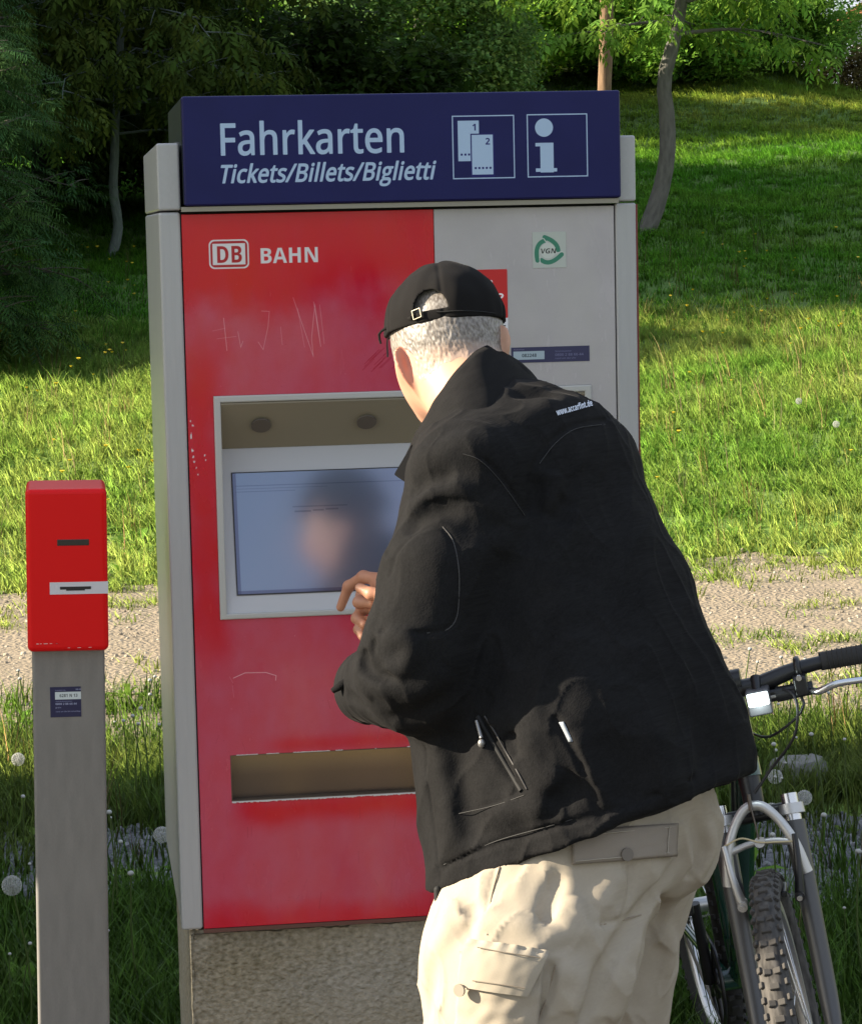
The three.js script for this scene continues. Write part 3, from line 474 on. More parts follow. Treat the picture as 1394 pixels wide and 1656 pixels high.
    for (const [x, y, ww, hh] of [[0.0405, 1.449, 0.004, 0.011], [0.041, 1.424, 0.005, 0.008], [0.042, 1.412, 0.004, 0.007], [0.0435, 1.402, 0.004, 0.004], [0.041, 1.47, 0.002, 0.005], [0.043, 1.462, 0.005, 0.003], [0.062, 1.412, 0.003, 0.004], [0.064, 1.404, 0.002, 0.004], [0.048, 1.392, 0.002, 0.004], [0.05, 1.38, 0.003, 0.003]]) for (let k = 0; k < 7; k++) c.fillRect(mx(x + rr(0, ww * 0.6)), my(y - rr(0, hh * 0.7)), rr(1, ww * ml * 0.6), rr(1, hh * ml * 0.5));
  });
  const notchL = [[X0, Y0], [X1, Y0], [X1, fy0], [fx0, fy0], [fx0, fy1], [X1, fy1], [X1, Y1], [X0, Y1]], slotHole = [[0.091, 0.822], [0.45, 0.822], [0.45, 0.901], [0.091, 0.901]];
  const door = part(m, 'red_door_panel', planeUV(plate(notchL, [slotHole], -0.03, -0.003), X0, X1, Y0, Y1), phys(0xffffff, 0.42, { map: redMap, roughnessMap: roughTex, specularIntensity: 0.8, clearcoat: 0 }), 'red and pinkish front panel with white emblem and scratches');
  // grey half
  const G0 = 0.4567, G1 = 0.7625, GW = 500, GH = Math.round((GW * (Y1 - Y0)) / (G1 - G0));
  const greyMap = canvasTex(GW, GH, (c, w, h) => {
    const im = c.createImageData(w, h);
    for (let y = 0; y < h; y++) for (let x = 0; x < w; x++) { const n = fbm(x * 0.006, y * 0.006, 4.2, 4) * 14 + rnd() * 5, o = (y * w + x) * 4; im.data[o] = 172 + n; im.data[o + 1] = 167 + n; im.data[o + 2] = 168 + n; im.data[o + 3] = 255; }
    c.putImageData(im, 0, 0); speckle(c, w, h, 700, 0.3, ['#777', '#ddd']);
  });
  const notchR = [[G0, Y0], [G1, Y0], [G1, Y1], [G0, Y1], [G0, fy1], [fx1, fy1], [fx1, fy0], [G0, fy0]];
  part(m, 'grey_door_panel', planeUV(plate(notchR, [], -0.03, -0.003), G0, G1, Y0, Y1), phys(0xffffff, 0.45, { map: greyMap, roughnessMap: roughTex }));
  part(m, 'bottom_lip', boxG(0.037, 0.763, 0.598, 0.6045, -0.03, -0.001), std(lin(0.12, 0.05, 0.035), 0.7));
  // screen recess: frame, sloping soffit with two round grilles, bezel leaning back, touch screen
  const recess = part(m, 'screen_frame', plate([[fx0, fy0], [fx1, fy0], [fx1, fy1], [fx0, fy1]], [[[fx0 + 0.0115, fy0 + 0.0095], [fx1 - 0.0115, fy0 + 0.0095], [fx1 - 0.0115, fy1 - 0.011], [fx0 + 0.0115, fy1 - 0.011]]], -0.085, 0.001, 0.0022), std(lin(0.46, 0.46, 0.43), 0.5));
  const slab = (x0, x1, a, b, th) => { const d = V(0, b[0] - a[0], b[1] - a[1]), L = d.length(); return new THREE.BoxGeometry(x1 - x0, L, th).translate(0, L / 2, -th / 2).applyQuaternion(qEuler(Math.atan2(d.z, d.y), 0, 0)).translate((x0 + x1) / 2, a[0], a[1]); };
  const TOP = [1.4165, -0.082], SOF = [1.4965, -0.003], BOT = [1.1425, -0.004], ix0 = fx0 + 0.0118, ix1 = fx1 - 0.0118;
  const sof = part(m, 'soffit', slab(ix0, ix1, SOF, TOP, 0.004).translate(0, 0, 0), std(lin(0.27, 0.235, 0.165), 0.75));
  const sofN = V(0, TOP[1] - SOF[1], -(TOP[0] - SOF[0])).normalize(), sofQ = new THREE.Quaternion().setFromUnitVectors(V(0, 0, 1), sofN);
  for (const x of [0.161, 0.339]) { const g = new THREE.CylinderGeometry(0.0165, 0.0165, 0.003, 28).rotateX(Math.PI / 2).applyQuaternion(sofQ).translate(x, 1.458 + sofN.y * 0.0048, -0.0353 + sofN.z * 0.0048); const s = part(sof, 'speaker_grille', g, std(lin(0.12, 0.1, 0.08), 0.8)); }
  const bez = part(m, 'bezel', slab(ix0, ix1, BOT, TOP, 0.006), std(lin(0.5, 0.51, 0.53), 0.55));
  const bd = V(0, TOP[0] - BOT[0], TOP[1] - BOT[1]), bl = bd.length(), bq = qEuler(Math.atan2(bd.z, bd.y), 0, 0);
  const onBez = (g, x, s, lift) => g.applyQuaternion(bq).translate(x, BOT[0] + bd.y / bl * s, BOT[1] + bd.z / bl * s).translate(0, -bd.z / bl * lift, bd.y / bl * lift);
  const sx0 = 0.1125, sx1 = 0.43, s0 = 0.0315, s1 = 0.238;
  const scr = canvasTex(1024, 680, (c, w, h) => {
    const g = c.createLinearGradient(0, 0, w, h); g.addColorStop(0, '#78869c'); g.addColorStop(1, '#80859a'); c.fillStyle = g; c.fillRect(0, 0, w, h);
    c.globalAlpha = 0.3; c.fillStyle = '#2c3350'; c.fillRect(10, 70, w - 20, 5); c.fillRect(10, 104, 330, 4); c.fillRect(320, 196, 300, 7); c.fillRect(20, 88, 500, 3);
    c.globalAlpha = 0.35; for (const [x, y, ww] of [[330, 222, 90], [430, 218, 60], [500, 214, 70]]) c.fillRect(x, y, ww, 9);
    c.globalAlpha = 0.5; c.fillStyle = '#3b3a58'; c.fillRect(0, 0, 18, h); c.fillRect(0, h - 18, w, 18); c.globalAlpha = 1;
    speckle(c, w, h, 900, 0.25, ['#c7cfe2', '#20243a']);
  });
  part(bez, 'screen_seal', onBez(new THREE.BoxGeometry(sx1 - sx0 + 0.004, s1 - s0 + 0.004, 0.002), (sx0 + sx1) / 2, (s0 + s1) / 2, 0.0005), std(lin(0.03, 0.028, 0.03), 0.6));
  part(bez, 'touch_screen', onBez(new THREE.BoxGeometry(sx1 - sx0, s1 - s0, 0.002), (sx0 + sx1) / 2, (s0 + s1) / 2, 0.0014), phys(0xffffff, 0.13, { map: scr, metalness: 0.6, ior: 1.9 }), 'dim blue touch screen reflecting the man');
  // keypad and card slot on the right part of the bezel (mostly behind the man)
  part(bez, 'keypad', onBez(new RoundedBoxGeometry(0.11, 0.09, 0.008, 3, 0.003), 0.58, 0.08, 0.003), std(lin(0.3, 0.3, 0.31), 0.4, { metalness: 0.7 }));
  part(bez, 'card_slot', onBez(new RoundedBoxGeometry(0.1, 0.02, 0.012, 3, 0.003), 0.58, 0.2, 0.004), std(lin(0.03, 0.03, 0.03), 0.5));
  // ticket tray: recess with a brown flap and torn white sealing round it
  const tray = part(m, 'ticket_tray', join(boxG(0.0905, 0.4505, 0.8215, 0.8235, -0.05, -0.004), boxG(0.0905, 0.4505, 0.8995, 0.9015, -0.05, -0.004), boxG(0.0905, 0.0925, 0.8235, 0.8995, -0.05, -0.004), boxG(0.4485, 0.4505, 0.8235, 0.8995, -0.05, -0.004)), std(lin(0.1, 0.075, 0.05), 0.5));
  const flapSheenTex = canvasTex(512, 128, (c, w, h) => { const g = c.createLinearGradient(0, 0, 0, h); g.addColorStop(0, '#b3a383'); g.addColorStop(0.5, '#776a5e'); g.addColorStop(1, '#6b605a'); c.fillStyle = g; c.fillRect(0, 0, w, h); for (const [x, a] of [[150, 0.25], [440, 0.3]]) { const q = c.createLinearGradient(x - 60, 0, x + 60, 0); q.addColorStop(0, 'rgba(150,132,100,0)'); q.addColorStop(0.5, 'rgba(150,132,100,' + a + ')'); q.addColorStop(1, 'rgba(150,132,100,0)'); c.fillStyle = q; c.fillRect(x - 60, 0, 120, h); } speckle(c, w, h, 900, 0.3, ['#3a332c', '#a39478']); });  // sheen of the metal put in as gradient and pale bands
  part(tray, 'flap', boxG(0.0928, 0.4482, 0.8238, 0.8992, -0.028, -0.023), phys(lin(0.62, 0.59, 0.56), 0.26, { map: flapSheenTex, metalness: 0.45 }), 'brown metal flap with its sheen put into the colour');
  const seal = [];
  for (let i = 0; i < 150; i++) { const x = 0.0915 + i * 0.0024; seal.push(boxG(x, x + 0.0025, 0.8205 - rr(0, 0.0016) - 0.0008 * noise(i * 0.3, 2), 0.8222, -0.0029, -0.0014)); if (noise(i * 0.13, 9) > 0.02) seal.push(boxG(x, x + 0.0025, 0.9008, 0.9016 + rr(0, 0.0006), -0.0029, -0.0016)); }
  part(tray, 'sealing', join(seal), std(lin(0.6, 0.6, 0.58), 0.8));
  // sign box
  const SX0 = 0.0428, SX1 = 0.7712, SY0 = 1.8218, SY1 = 1.9995, SW = 2048, SH = 500, ks = SW / (SX1 - SX0), kx = (x) => (x - SX0) * ks, ky = (y) => ((SY1 - y) / (SY1 - SY0)) * SH;
  const signMap = canvasTex(SW, SH, (c, w, h) => {
    const im = c.createImageData(w, h);
    for (let y = 0; y < h; y++) for (let x = 0; x < w; x++) { const n = fbm(x * 0.004, y * 0.004, 2.2, 3) * 8 + rnd() * 7 - 3, o = (y * w + x) * 4; im.data[o] = 17 + n * 0.8; im.data[o + 1] = 20 + n * 0.8; im.data[o + 2] = 80 + n; im.data[o + 3] = 255; }
    c.putImageData(im, 0, 0);
    const L = '#a9c0da'; c.fillStyle = L;
    text(c, 'Fahrkarten', kx(0.099), ky(1.9035), 0.312 * ks, 0.0505 * ks); c.strokeStyle = L;
    c.save(); c.restore();
    const thick = (s, x, y, ww, hh, skew, lw) => { c.save(); c.font = '100px sans-serif'; const mw = c.measureText(s).width; c.translate(x, y); c.transform(1, 0, -skew, 1, 0, 0); c.scale(ww / mw, hh / 71.5); c.lineWidth = lw; c.strokeStyle = L; c.lineJoin = 'round'; c.strokeText(s, 0, 0); c.restore(); };
    thick('Fahrkarten', kx(0.099), ky(1.9035), 0.312 * ks, 0.0505 * ks, 0, 2.6);
    text(c, 'Tickets/Billets/Biglietti', kx(0.0985), ky(1.8585), 0.357 * ks, 0.0285 * ks, '', 0.22); thick('Tickets/Billets/Biglietti', kx(0.0985), ky(1.8585), 0.357 * ks, 0.0285 * ks, 0.22, 4.5);
    c.lineWidth = 0.0019 * ks; c.strokeStyle = L;
    c.strokeRect(kx(0.488), ky(1.9605), 0.1025 * ks, 0.1025 * ks); c.strokeRect(kx(0.6135), ky(1.961), 0.1005 * ks, 0.1025 * ks);
    const tk = (x, y, ww, hh, num, nx, dots) => { c.fillStyle = L; c.fillRect(kx(x), ky(y), ww * ks, hh * ks); c.fillStyle = '#1c1b60'; c.font = 'bold ' + 0.0155 * ks + 'px sans-serif'; c.textAlign = 'right'; c.fillText(num, kx(nx), ky(y - 0.0165)); for (let i = 0; i < dots; i++) c.fillRect(kx(x + 0.0042 + i * 0.0062), ky(y - hh + 0.0125), 0.0033 * ks, 0.0033 * ks); };
    tk(0.4965, 1.953, 0.0355, 0.0665, '1', 0.529, 3); c.fillStyle = '#1c1b60'; c.fillRect(kx(0.5175), ky(1.9315), 0.04 * ks, 0.0715 * ks); tk(0.5195, 1.9295, 0.0355, 0.0655, '2', 0.5505, 5);
    c.fillStyle = L; c.beginPath(); c.arc(kx(0.6415), ky(1.9395), 0.0152 * ks, 0, 7); c.fill();
    c.fillRect(kx(0.6345), ky(1.9145), 0.0225 * ks, 0.049 * ks); c.fillRect(kx(0.6265), ky(1.9145), 0.0305 * ks, 0.0058 * ks); c.fillRect(kx(0.6265), ky(1.8725), 0.036 * ks, 0.0058 * ks);
    speckle(c, w, h, 500, 0.3, ['#4a4a90', '#0d0d38']);
  });
  const treeReflection = phys(lin(0.012, 0.018, 0.022), 0.35);  // dark teal tint standing in for trees reflected in the side
  const sign = part(m, 'sign_box', rboxG(SX0, SX1, SY0, SY1, -0.5, 0.018, 0.004, 4), phys(lin(0.008, 0.008, 0.075), 0.4, { specularIntensity: 0.5 }));
  part(sign, 'sign_side', boxG(SX0 - 0.0012, SX0 - 0.0002, SY0 + 0.004, SY1 - 0.004, -0.49, 0.004), treeReflection);
  const face = new THREE.PlaneGeometry(SX1 - SX0 - 0.006, SY1 - SY0 - 0.006).translate((SX0 + SX1) / 2, (SY0 + SY1) / 2, 0.0186);
  part(sign, 'sign_face', planeUV(face, SX0, SX1, SY0, SY1), phys(0xffffff, 0.4, { map: signMap, specularIntensity: 0.5 }), 'dark blue sign face lettered Fahrkarten with two pictograms');
  part(m, 'sign_lip', boxG(0.0375, 0.768, 1.8128, 1.8205, -0.06, 0.0125), std(lin(0.3, 0.28, 0.22), 0.6));
  // stickers
  const stick = (name, x0, x1, y0, y1, w, h, draw, label) => { const g = new THREE.BoxGeometry(x1 - x0, y1 - y0, 0.0006).translate((x0 + x1) / 2, (y0 + y1) / 2, -0.0025); return part(m, name, planeUV(g, x0, x1, y0, y1), phys(0xffffff, 0.35, { map: canvasTex(w, h, draw) }), label); };
  stick('round_sticker', 0.6225, 0.6795, 1.707, 1.767, 256, 270, (c, w, h) => {
    c.fillStyle = '#b4bab2'; c.fillRect(0, 0, w, h); c.strokeStyle = '#2d7a61'; c.lineCap = 'round'; c.lineWidth = 33; c.lineJoin = 'round';
    const arm = (pts) => { c.beginPath(); c.moveTo(...pts[0]); c.quadraticCurveTo(...pts[1], ...pts[2]); c.stroke(); };
    arm([[93, 40], [190, 75], [196, 140]]); arm([[222, 172], [130, 262], [68, 212]]); arm([[36, 214], [12, 90], [92, 66]]);
    c.strokeStyle = '#c3c9c0'; c.lineWidth = 7; c.beginPath(); c.moveTo(84, 48); c.lineTo(118, 92); c.stroke(); c.beginPath(); c.moveTo(176, 162); c.lineTo(230, 150); c.stroke(); c.beginPath(); c.moveTo(52, 190); c.lineTo(56, 236); c.stroke();
    c.fillStyle = '#c3c9c0'; c.beginPath(); c.arc(118, 142, 58, 0, 7); c.fill();
    c.fillStyle = '#111'; text(c, 'VGN', 58, 162, 122, 37, 'bold', 0.15);
  }, 'pale sticker with a green ring of three arms and black letters');
  stick('notice_poster', 0.468, 0.5785, 1.535, 1.7065, 440, 680, (c, w, h) => {
    c.fillStyle = '#dcdcdf'; c.fillRect(0, 0, w, h); c.fillStyle = '#c20d16'; rrect(c, 0, 0, w, 324, 6); c.fill();
    c.fillStyle = '#f2e9e9'; text(c, '?', 318, 112, 24, 40); text(c, '?', 372, 222, 44, 62, 'bold');
    c.fillStyle = '#2a2a2e'; for (const [y, a, b] of [[352, 380, 412], [372, 330, 424], [394, 340, 426]]) c.fillRect(a, y, b - a, 8);
    c.fillStyle = '#b53a48'; c.beginPath(); c.moveTo(330, 680); c.quadraticCurveTo(345, 400, 382, 410); c.quadraticCurveTo(432, 430, 424, 680); c.fill();
  }, 'red and white notice partly hidden behind the cap');
  stick('number_label', 0.583, 0.717, 1.5485, 1.5745, 520, 100, (c, w, h) => {
    c.fillStyle = '#2b2a52'; c.fillRect(0, 0, w, h); c.fillStyle = '#9fb0ba'; c.fillRect(14, 26, 206, 54); c.fillStyle = '#24303a'; text(c, '082248', 70, 64, 98, 22, 'bold');
    c.fillStyle = '#77799c'; text(c, 'Servicenummer', 290, 36, 110, 10); text(c, '0800 2 88 66 44', 290, 62, 190, 15); text(c, 'rund um die Uhr', 290, 82, 140, 10); c.fillStyle = '#8a86a0'; text(c, 'Automat', 16, 18, 70, 8);
  }, 'narrow dark blue label with a white number field');
  // concrete base, its edges worn
  const cg = new THREE.BoxGeometry(0.77, 0.612, 0.6, 90, 70, 24).translate(0.4, 0.292, -0.318), P = cg.attributes.position, N = cg.attributes.normal;
  for (let i = 0; i < P.count; i++) {
    const x = P.getX(i), y = P.getY(i), z = P.getZ(i), e = Math.min(Math.abs(x - 0.015), Math.abs(x - 0.785)), f = Math.abs(z + 0.018), t = Math.abs(y - 0.598);
    let k = fbm(x * 30, y * 30, z * 30, 4) * 0.003;
    k -= 0.012 * Math.exp(-t / 0.012) * Math.exp(-f / 0.02) * (0.5 + 1.2 * Math.max(0, fbm(x * 26, 3, z * 8)));
    k -= 0.006 * Math.exp(-(e + f) / 0.012) * (0.6 + noise(y * 40, 1));
    P.setXYZ(i, x + N.getX(i) * k, y + N.getY(i) * k, z + N.getZ(i) * k);
  }
  cg.computeVertexNormals();
  const concTex = dataTex(512, (u, v) => { const k = 0.5 + tileNoise(u, v, 3, 3.9) * 1.1, f = 0.5 + tileNoise(u, v, 80, 8.8) * 1.9, m2 = clamp(0.45 * k + 0.55 * f, 0, 1), b = clamp(0.5 + tileNoise(u, v, 4, 12.2) * 1.6, 0, 1); return [lerp(0.14, 0.42, m2), lerp(0.125, 0.39, m2) * lerp(0.94, 1, b), lerp(0.085, 0.33, m2) * lerp(0.8, 1, b)]; });
  const concBump = dataTex(512, (u, v) => { const k = 0.5 + tileNoise(u, v, 95, 5.5) * 1.5; return [k, k, k]; });
  part(m, 'concrete_base', cg, std(0xffffff, 0.95, { map: concTex, bumpMap: concBump, bumpScale: 0.004 }), 'rough concrete block with a chipped top edge');
}

// ---------------------------------------------------------------- ticket validator on its post
{
  const v = thing('ticket_validator', 'red ticket validator box on a grey post left of the ticket machine', 'validator', V(-0.196, 0, 0.0)); v.rotation.z = -0.0215;
  const px = 0.0, fz = 0.045;
  const steel = std(lin(0.235, 0.225, 0.205), 0.62, { metalness: 0.25, map: dataTex(256, (u, w) => { const k = 0.9 + tileNoise(u, w, 4, 5.9) * 0.25 + tileNoise(u, w, 60, 1.9) * 0.18; return [k, k, k]; }, false, [2, 4]) });
  const post = part(v, 'post', rboxG(-0.0595, 0.0595, -0.05, 1.106, -0.05, 0.028, 0.006, 3), steel);
  const red = phys(lin(0.72, 0.004, 0.005), 0.38, { specularIntensity: 0.45 });
  const box = part(v, 'red_box', rboxG(-0.066, 0.066, 1.098, 1.367, -0.12, fz, 0.009, 5), red);
  part(box, 'window', rboxG(-0.0155, 0.0365, 1.2735, 1.284, fz - 0.004, fz + 0.0006, 0.001), phys(lin(0.03, 0.025, 0.025), 0.2), 'narrow dark display window');
  part(box, 'slot_plate', boxG(-0.0285, 0.0665, 1.1935, 1.2135, fz - 0.003, fz + 0.0008), std(lin(0.6, 0.6, 0.62), 0.5));
  part(box, 'ticket_slot', join(boxG(-0.012, 0.0385, 1.2015, 1.206, fz - 0.003, fz + 0.0014), boxG(-0.002, 0.0285, 1.1995, 1.2015, fz - 0.003, fz + 0.0014)), std(lin(0.015, 0.015, 0.015), 0.6));
  const chips = []; for (const [x, w] of [[-0.052, 0.004], [-0.046, 0.003], [-0.04, 0.007], [-0.03, 0.004], [-0.02, 0.003], [-0.02, 0.003], [-0.001, 0.004], [0.015, 0.006], [0.033, 0.005]]) chips.push(boxG(x, x + w, 1.1035 + (x < -0.015 ? 0.008 : 0) + rr(0, 0.0006), 1.1047 + (x < -0.015 ? 0.0078 : 0), fz - 0.002, fz + 0.0004));
  part(box, 'chipped_paint', join(chips), std(lin(0.65, 0.55, 0.52), 0.8));
  const lab = canvasTex(256, 256, (c, w, h) => {
    c.fillStyle = '#1d1c44'; c.fillRect(0, 0, w, h); c.fillStyle = '#c3cdcd'; c.fillRect(16, 44, 216, 64); c.fillStyle = '#333a3c'; text(c, '6281 N 13', 52, 88, 150, 26, 'bold');
    c.fillStyle = '#9aa0bb'; text(c, 'Standort Nr.', 16, 34, 92, 9); text(c, 'DB AG', 186, 30, 44, 11, 'bold'); text(c, 'Servicenummer', 20, 128, 138, 9); text(c, '0800 2 88 66 44', 18, 154, 176, 17, 'bold'); text(c, 'gratis', 18, 182, 48, 13); text(c, 'rund um die Uhr erreichbar', 20, 216, 206, 11);
  });
  const lg = new THREE.BoxGeometry(0.0505, 0.0505, 0.0008).translate(-0.0005, 1.0115, 0.0283); lg.rotateZ(0.005);
  part(post, 'blue_label', planeUV(lg, -0.026, 0.025, 0.9865, 1.037), phys(0xffffff, 0.4, { map: lab }), 'small square blue label with a white number field');
}

// ---------------------------------------------------------------- bicycle leaning at the right of the machine
{
  seed = 61;
  const F = headingV.clone().negate().applyAxisAngle(upV, rad(4)), ft = at(1241, 1390, 4.4), fc = V(ft.x, 0.0, ft.z).addScaledVector(sideV, 0.11).addScaledVector(F, -0.0);
  const org = fc.clone().addScaledVector(F, -1.06); org.y = 0.012;
  const b = thing('bicycle', 'dark green mountain bike leaning behind the man, front wheel towards the viewer', 'bicycle', org);
  b.rotation.order = 'YXZ'; b.rotation.set(rad(7.5), Math.atan2(-F.z, F.x), 0);
  const axis = V(-0.326, 0.945, 0), foot = V(1.02, 0.335, 0), up = (L, dx = 0, z = 0) => V(foot.x + axis.x * L + dx * 0.945, foot.y + axis.y * L + dx * 0.326, z);
  const steerM = new THREE.Matrix4().makeTranslation(foot.x, foot.y, 0).multiply(new THREE.Matrix4().makeRotationAxis(axis, rad(-13))).multiply(new THREE.Matrix4().makeTranslation(-foot.x, -foot.y, 0));
  const steer = (g) => g.applyMatrix4(steerM);
  const black = phys(lin(0.012, 0.012, 0.013), 0.35), rubber = std(lin(0.035, 0.033, 0.031), 0.85), alu = std(lin(0.62, 0.61, 0.59), 0.33, { metalness: 0.9 }), silver = std(lin(0.55, 0.54, 0.52), 0.42, { metalness: 0.75 }), green = phys(lin(0.008, 0.05, 0.032), 0.22, { clearcoat: 1, clearcoatRoughness: 0.08 }), steel = std(lin(0.7, 0.7, 0.7), 0.25, { metalness: 1 }), chainM = std(lin(0.12, 0.1, 0.08), 0.4, { metalness: 0.8 });
  const wheel = (cx, fn, dusty) => {
    const R = 0.308, tf = (g) => fn(g.translate(cx, 0.335, 0));
    const rim = part(b, 'wheel', tf(new THREE.LatheGeometry([[0.266, -0.012], [0.276, -0.0125], [0.287, -0.012], [0.287, -0.0095], [0.277, -0.009], [0.266, 0.0], [0.277, 0.009], [0.287, 0.0095], [0.287, 0.012], [0.276, 0.0125], [0.266, 0.012], [0.262, 0.0], [0.266, -0.012]].map((p) => new THREE.Vector2(...p)), 80).rotateX(Math.PI / 2)), alu);
    const kn = [new THREE.TorusGeometry(R, 0.0245, 18, 110)];
    for (let i = 0; i < 76; i++) { const a = (i / 76) * Math.PI * 2, box = (w, z, tilt, o) => kn.push(new RoundedBoxGeometry(0.011, 0.0085, w, 1, 0.0018).rotateX(tilt).translate(0, R + o, z).rotateZ(a + (Math.abs(z) > 0.01 ? 0.03 : 0))); if (i % 2) { box(0.013, -0.0085, 0.28, 0.0235); box(0.013, 0.0085, -0.28, 0.0235); } else box(0.017, 0, 0, 0.0248); box(0.009, 0.0205, 0.85, 0.0155); box(0.009, -0.0205, -0.85, 0.0155); }
    part(rim, 'tyre', tf(join(kn)), dusty);
    part(rim, 'hub', tf(join(new THREE.CylinderGeometry(0.016, 0.016, 0.07, 16).rotateX(Math.PI / 2), new THREE.CylinderGeometry(0.027, 0.027, 0.005, 20).rotateX(Math.PI / 2).translate(0, 0, 0.03), new THREE.CylinderGeometry(0.027, 0.027, 0.005, 20).rotateX(Math.PI / 2).translate(0, 0, -0.03), new THREE.CylinderGeometry(0.006, 0.006, 0.13, 10).rotateX(Math.PI / 2))), alu);
    for (let i = 0; i < 32; i++) { const a = (i / 32) * Math.PI * 2, h = a + ((i >> 1) % 2 ? 1.25 : -1.25), z = i % 2 ? 0.03 : -0.03; part(rim, 'spoke', tf(rodG(V(Math.cos(h) * 0.025, Math.sin(h) * 0.025, z), V(Math.cos(a) * 0.268, Math.sin(a) * 0.268, z * 0.1), 0.0013, 0.0013, 5, false)), steel); }
    return rim;
  };
  const dust = std(lin(0.1, 0.092, 0.083), 0.9, { map: dataTex(128, (u, v) => { const k = clamp(0.6 + tileNoise(u, v, 8, 3) * 1.4, 0.15, 1); return [k, k, k]; }, false, [8, 2]) });
  wheel(1.06, steer, dust); wheel(0, (g) => g, rubber);
  // fork: lowers, arch, stanchions, crown
  const zl = 0.063, fork = [];
  for (const s of [-1, 1]) fork.push(taperTube([V(1.06, 0.335, s * 0.056), up(0.02, 0.035, s * 0.062), up(0.12, 0.012, s * zl), up(0.3, 0.006, s * zl), up(0.4, 0.004, s * zl)], [0.012, 0.017, 0.0175, 0.018, 0.0195], 14, 22));
  const fk = part(b, 'fork', steer(join(fork)), phys(lin(0.09, 0.088, 0.086), 0.35, { metalness: 0.5 }));
  for (const s of [-1, 1]) { part(fk, 'stanchion', steer(rodG(up(0.4, 0.004, s * zl), up(0.448, 0.004, s * zl), 0.0148, 0.0148, 16)), steel); part(fk, 'seal_ring', steer(rodG(up(0.412, 0.004, s * zl), up(0.43, 0.004, s * zl), 0.023, 0.0215, 18)), silver); }
  part(fk, 'crown', steer(join(rboxG(-0.016, 0.016, -0.013, 0.013, -0.06, 0.06, 0.01).rotateZ(rad(19)).translate(...up(0.424, -0.02).toArray()), rodG(up(0.42), up(0.5), 0.018, 0.02, 14))), black);
  const A = (L, z, dx = 0.034) => up(L - 0.022, dx, z);
  const archPts = [A(0.33, -zl - 0.004, 0.02), A(0.385, -0.058), A(0.432, -0.036), A(0.456, -0.012), A(0.456, 0.012), A(0.432, 0.036), A(0.385, 0.058), A(0.33, zl + 0.004, 0.02)];
  const bar = [A(0.385, -0.056), A(0.393, -0.02), A(0.393, 0.02), A(0.385, 0.056)];
  part(fk, 'arch', steer(join(taperTube(archPts, [0.013, 0.0095, 0.0085, 0.0095, 0.0085, 0.0095, 0.013], 10, 40), taperTube(bar, [0.007, 0.0055, 0.007], 8, 14), rodG(A(0.393, 0, 0.026), A(0.393, 0, 0.046), 0.011, 0.0095, 14))), silver);
  part(fk, 'cable_stop', steer(join(rodG(A(0.45, 0.004, 0.046), A(0.478, 0.003, 0.046), 0.004, 0.003, 8), tubeG([A(0.465, 0.004, 0.048), A(0.43, 0.001, 0.052), A(0.398, 0, 0.05)], 0.0016, 6))), chainM);
  for (const s of [-1, 1]) { // rim brakes
    const p0 = up(0.27, 0.04, s * 0.05), p1 = up(0.375, 0.045, s * 0.062);
    part(fk, 'brake_arm', steer(join(taperTube([p0, up(0.32, 0.048, s * 0.058), p1], [0.009, 0.0065, 0.005], 8, 8), rodG(p0.clone().add(V(0.012, 0, 0)), p0.clone().add(V(-0.02, 0, 0)), 0.009, 0.009, 12), rboxG(-0.03, 0.03, -0.006, 0.006, -0.005, 0.005, 0.003).translate(...up(0.285, 0.02, s * 0.024).toArray()))), s > 0 ? silver : black);
    part(fk, 'brake_bolt', steer(rodG(p0.clone().add(V(0.012, 0.0, 0)), p0.clone().add(V(0.02, 0, 0)), 0.0055, 0.005, 8)), steel);
  }
  part(fk, 'brake_cable', steer(tubeG([up(0.375, 0.045, 0.062), A(0.405, 0.03, 0.05), A(0.393, 0, 0.048), A(0.388, -0.03, 0.05), up(0.362, 0.045, -0.062)], 0.0016, 6)), std(lin(0.5, 0.42, 0.25), 0.5));
  // frame
  const ht0 = up(0.49), ht1 = up(0.62), bb = V(0.42, 0.3, 0), st = V(0.27, 0.74, 0);
  part(b, 'frame', join(rodG(ht0, ht1, 0.024, 0.022, 18), taperTube([bb, bb.clone().lerp(up(0.54), 0.5), up(0.53)], [0.023, 0.024, 0.022], 14, 6), taperTube([st, up(0.6)], [0.019, 0.02], 14, 4), rodG(bb, st, 0.018, 0.017, 14), rodG(bb.clone().add(V(0, 0, -0.035)), bb.clone().add(V(0, 0, 0.035)), 0.022, 0.022, 16), ...[-1, 1].flatMap((s) => [rodG(bb.clone().add(V(-0.03, 0, s * 0.025)), V(0, 0.335, s * 0.064), 0.011, 0.009, 10), rodG(st.clone().add(V(0, -0.03, s * 0.012)), V(0, 0.335, s * 0.064), 0.009, 0.008, 10)])), green);
  part(b, 'head_badge_stripe', join(taperTube([up(0.53, 0.0205, -0.014), up(0.575, 0.0208, -0.014), up(0.615, 0.0206, -0.014)], [0.0022, 0.003, 0.0022], 6, 8)), silver);
  // stem, bar, grips, levers, lamp
  part(b, 'stem', steer(join(rodG(up(0.62), up(0.665), 0.021, 0.019, 16), rodG(up(0.645), up(0.652, 0.075), 0.018, 0.019, 14), rodG(up(0.652, 0.075, -0.025), up(0.652, 0.075, 0.025), 0.021, 0.021, 16), rodG(up(0.665), up(0.672), 0.0175, 0.014, 16))), black);
  const barP = (z) => up(0.638 + 0.02 * Math.min(1, Math.max(0, (Math.abs(z) - 0.05) / 0.1)), 0.075 - 0.09 * Math.pow(Math.abs(z) / 0.3, 2) * 0.35, z);
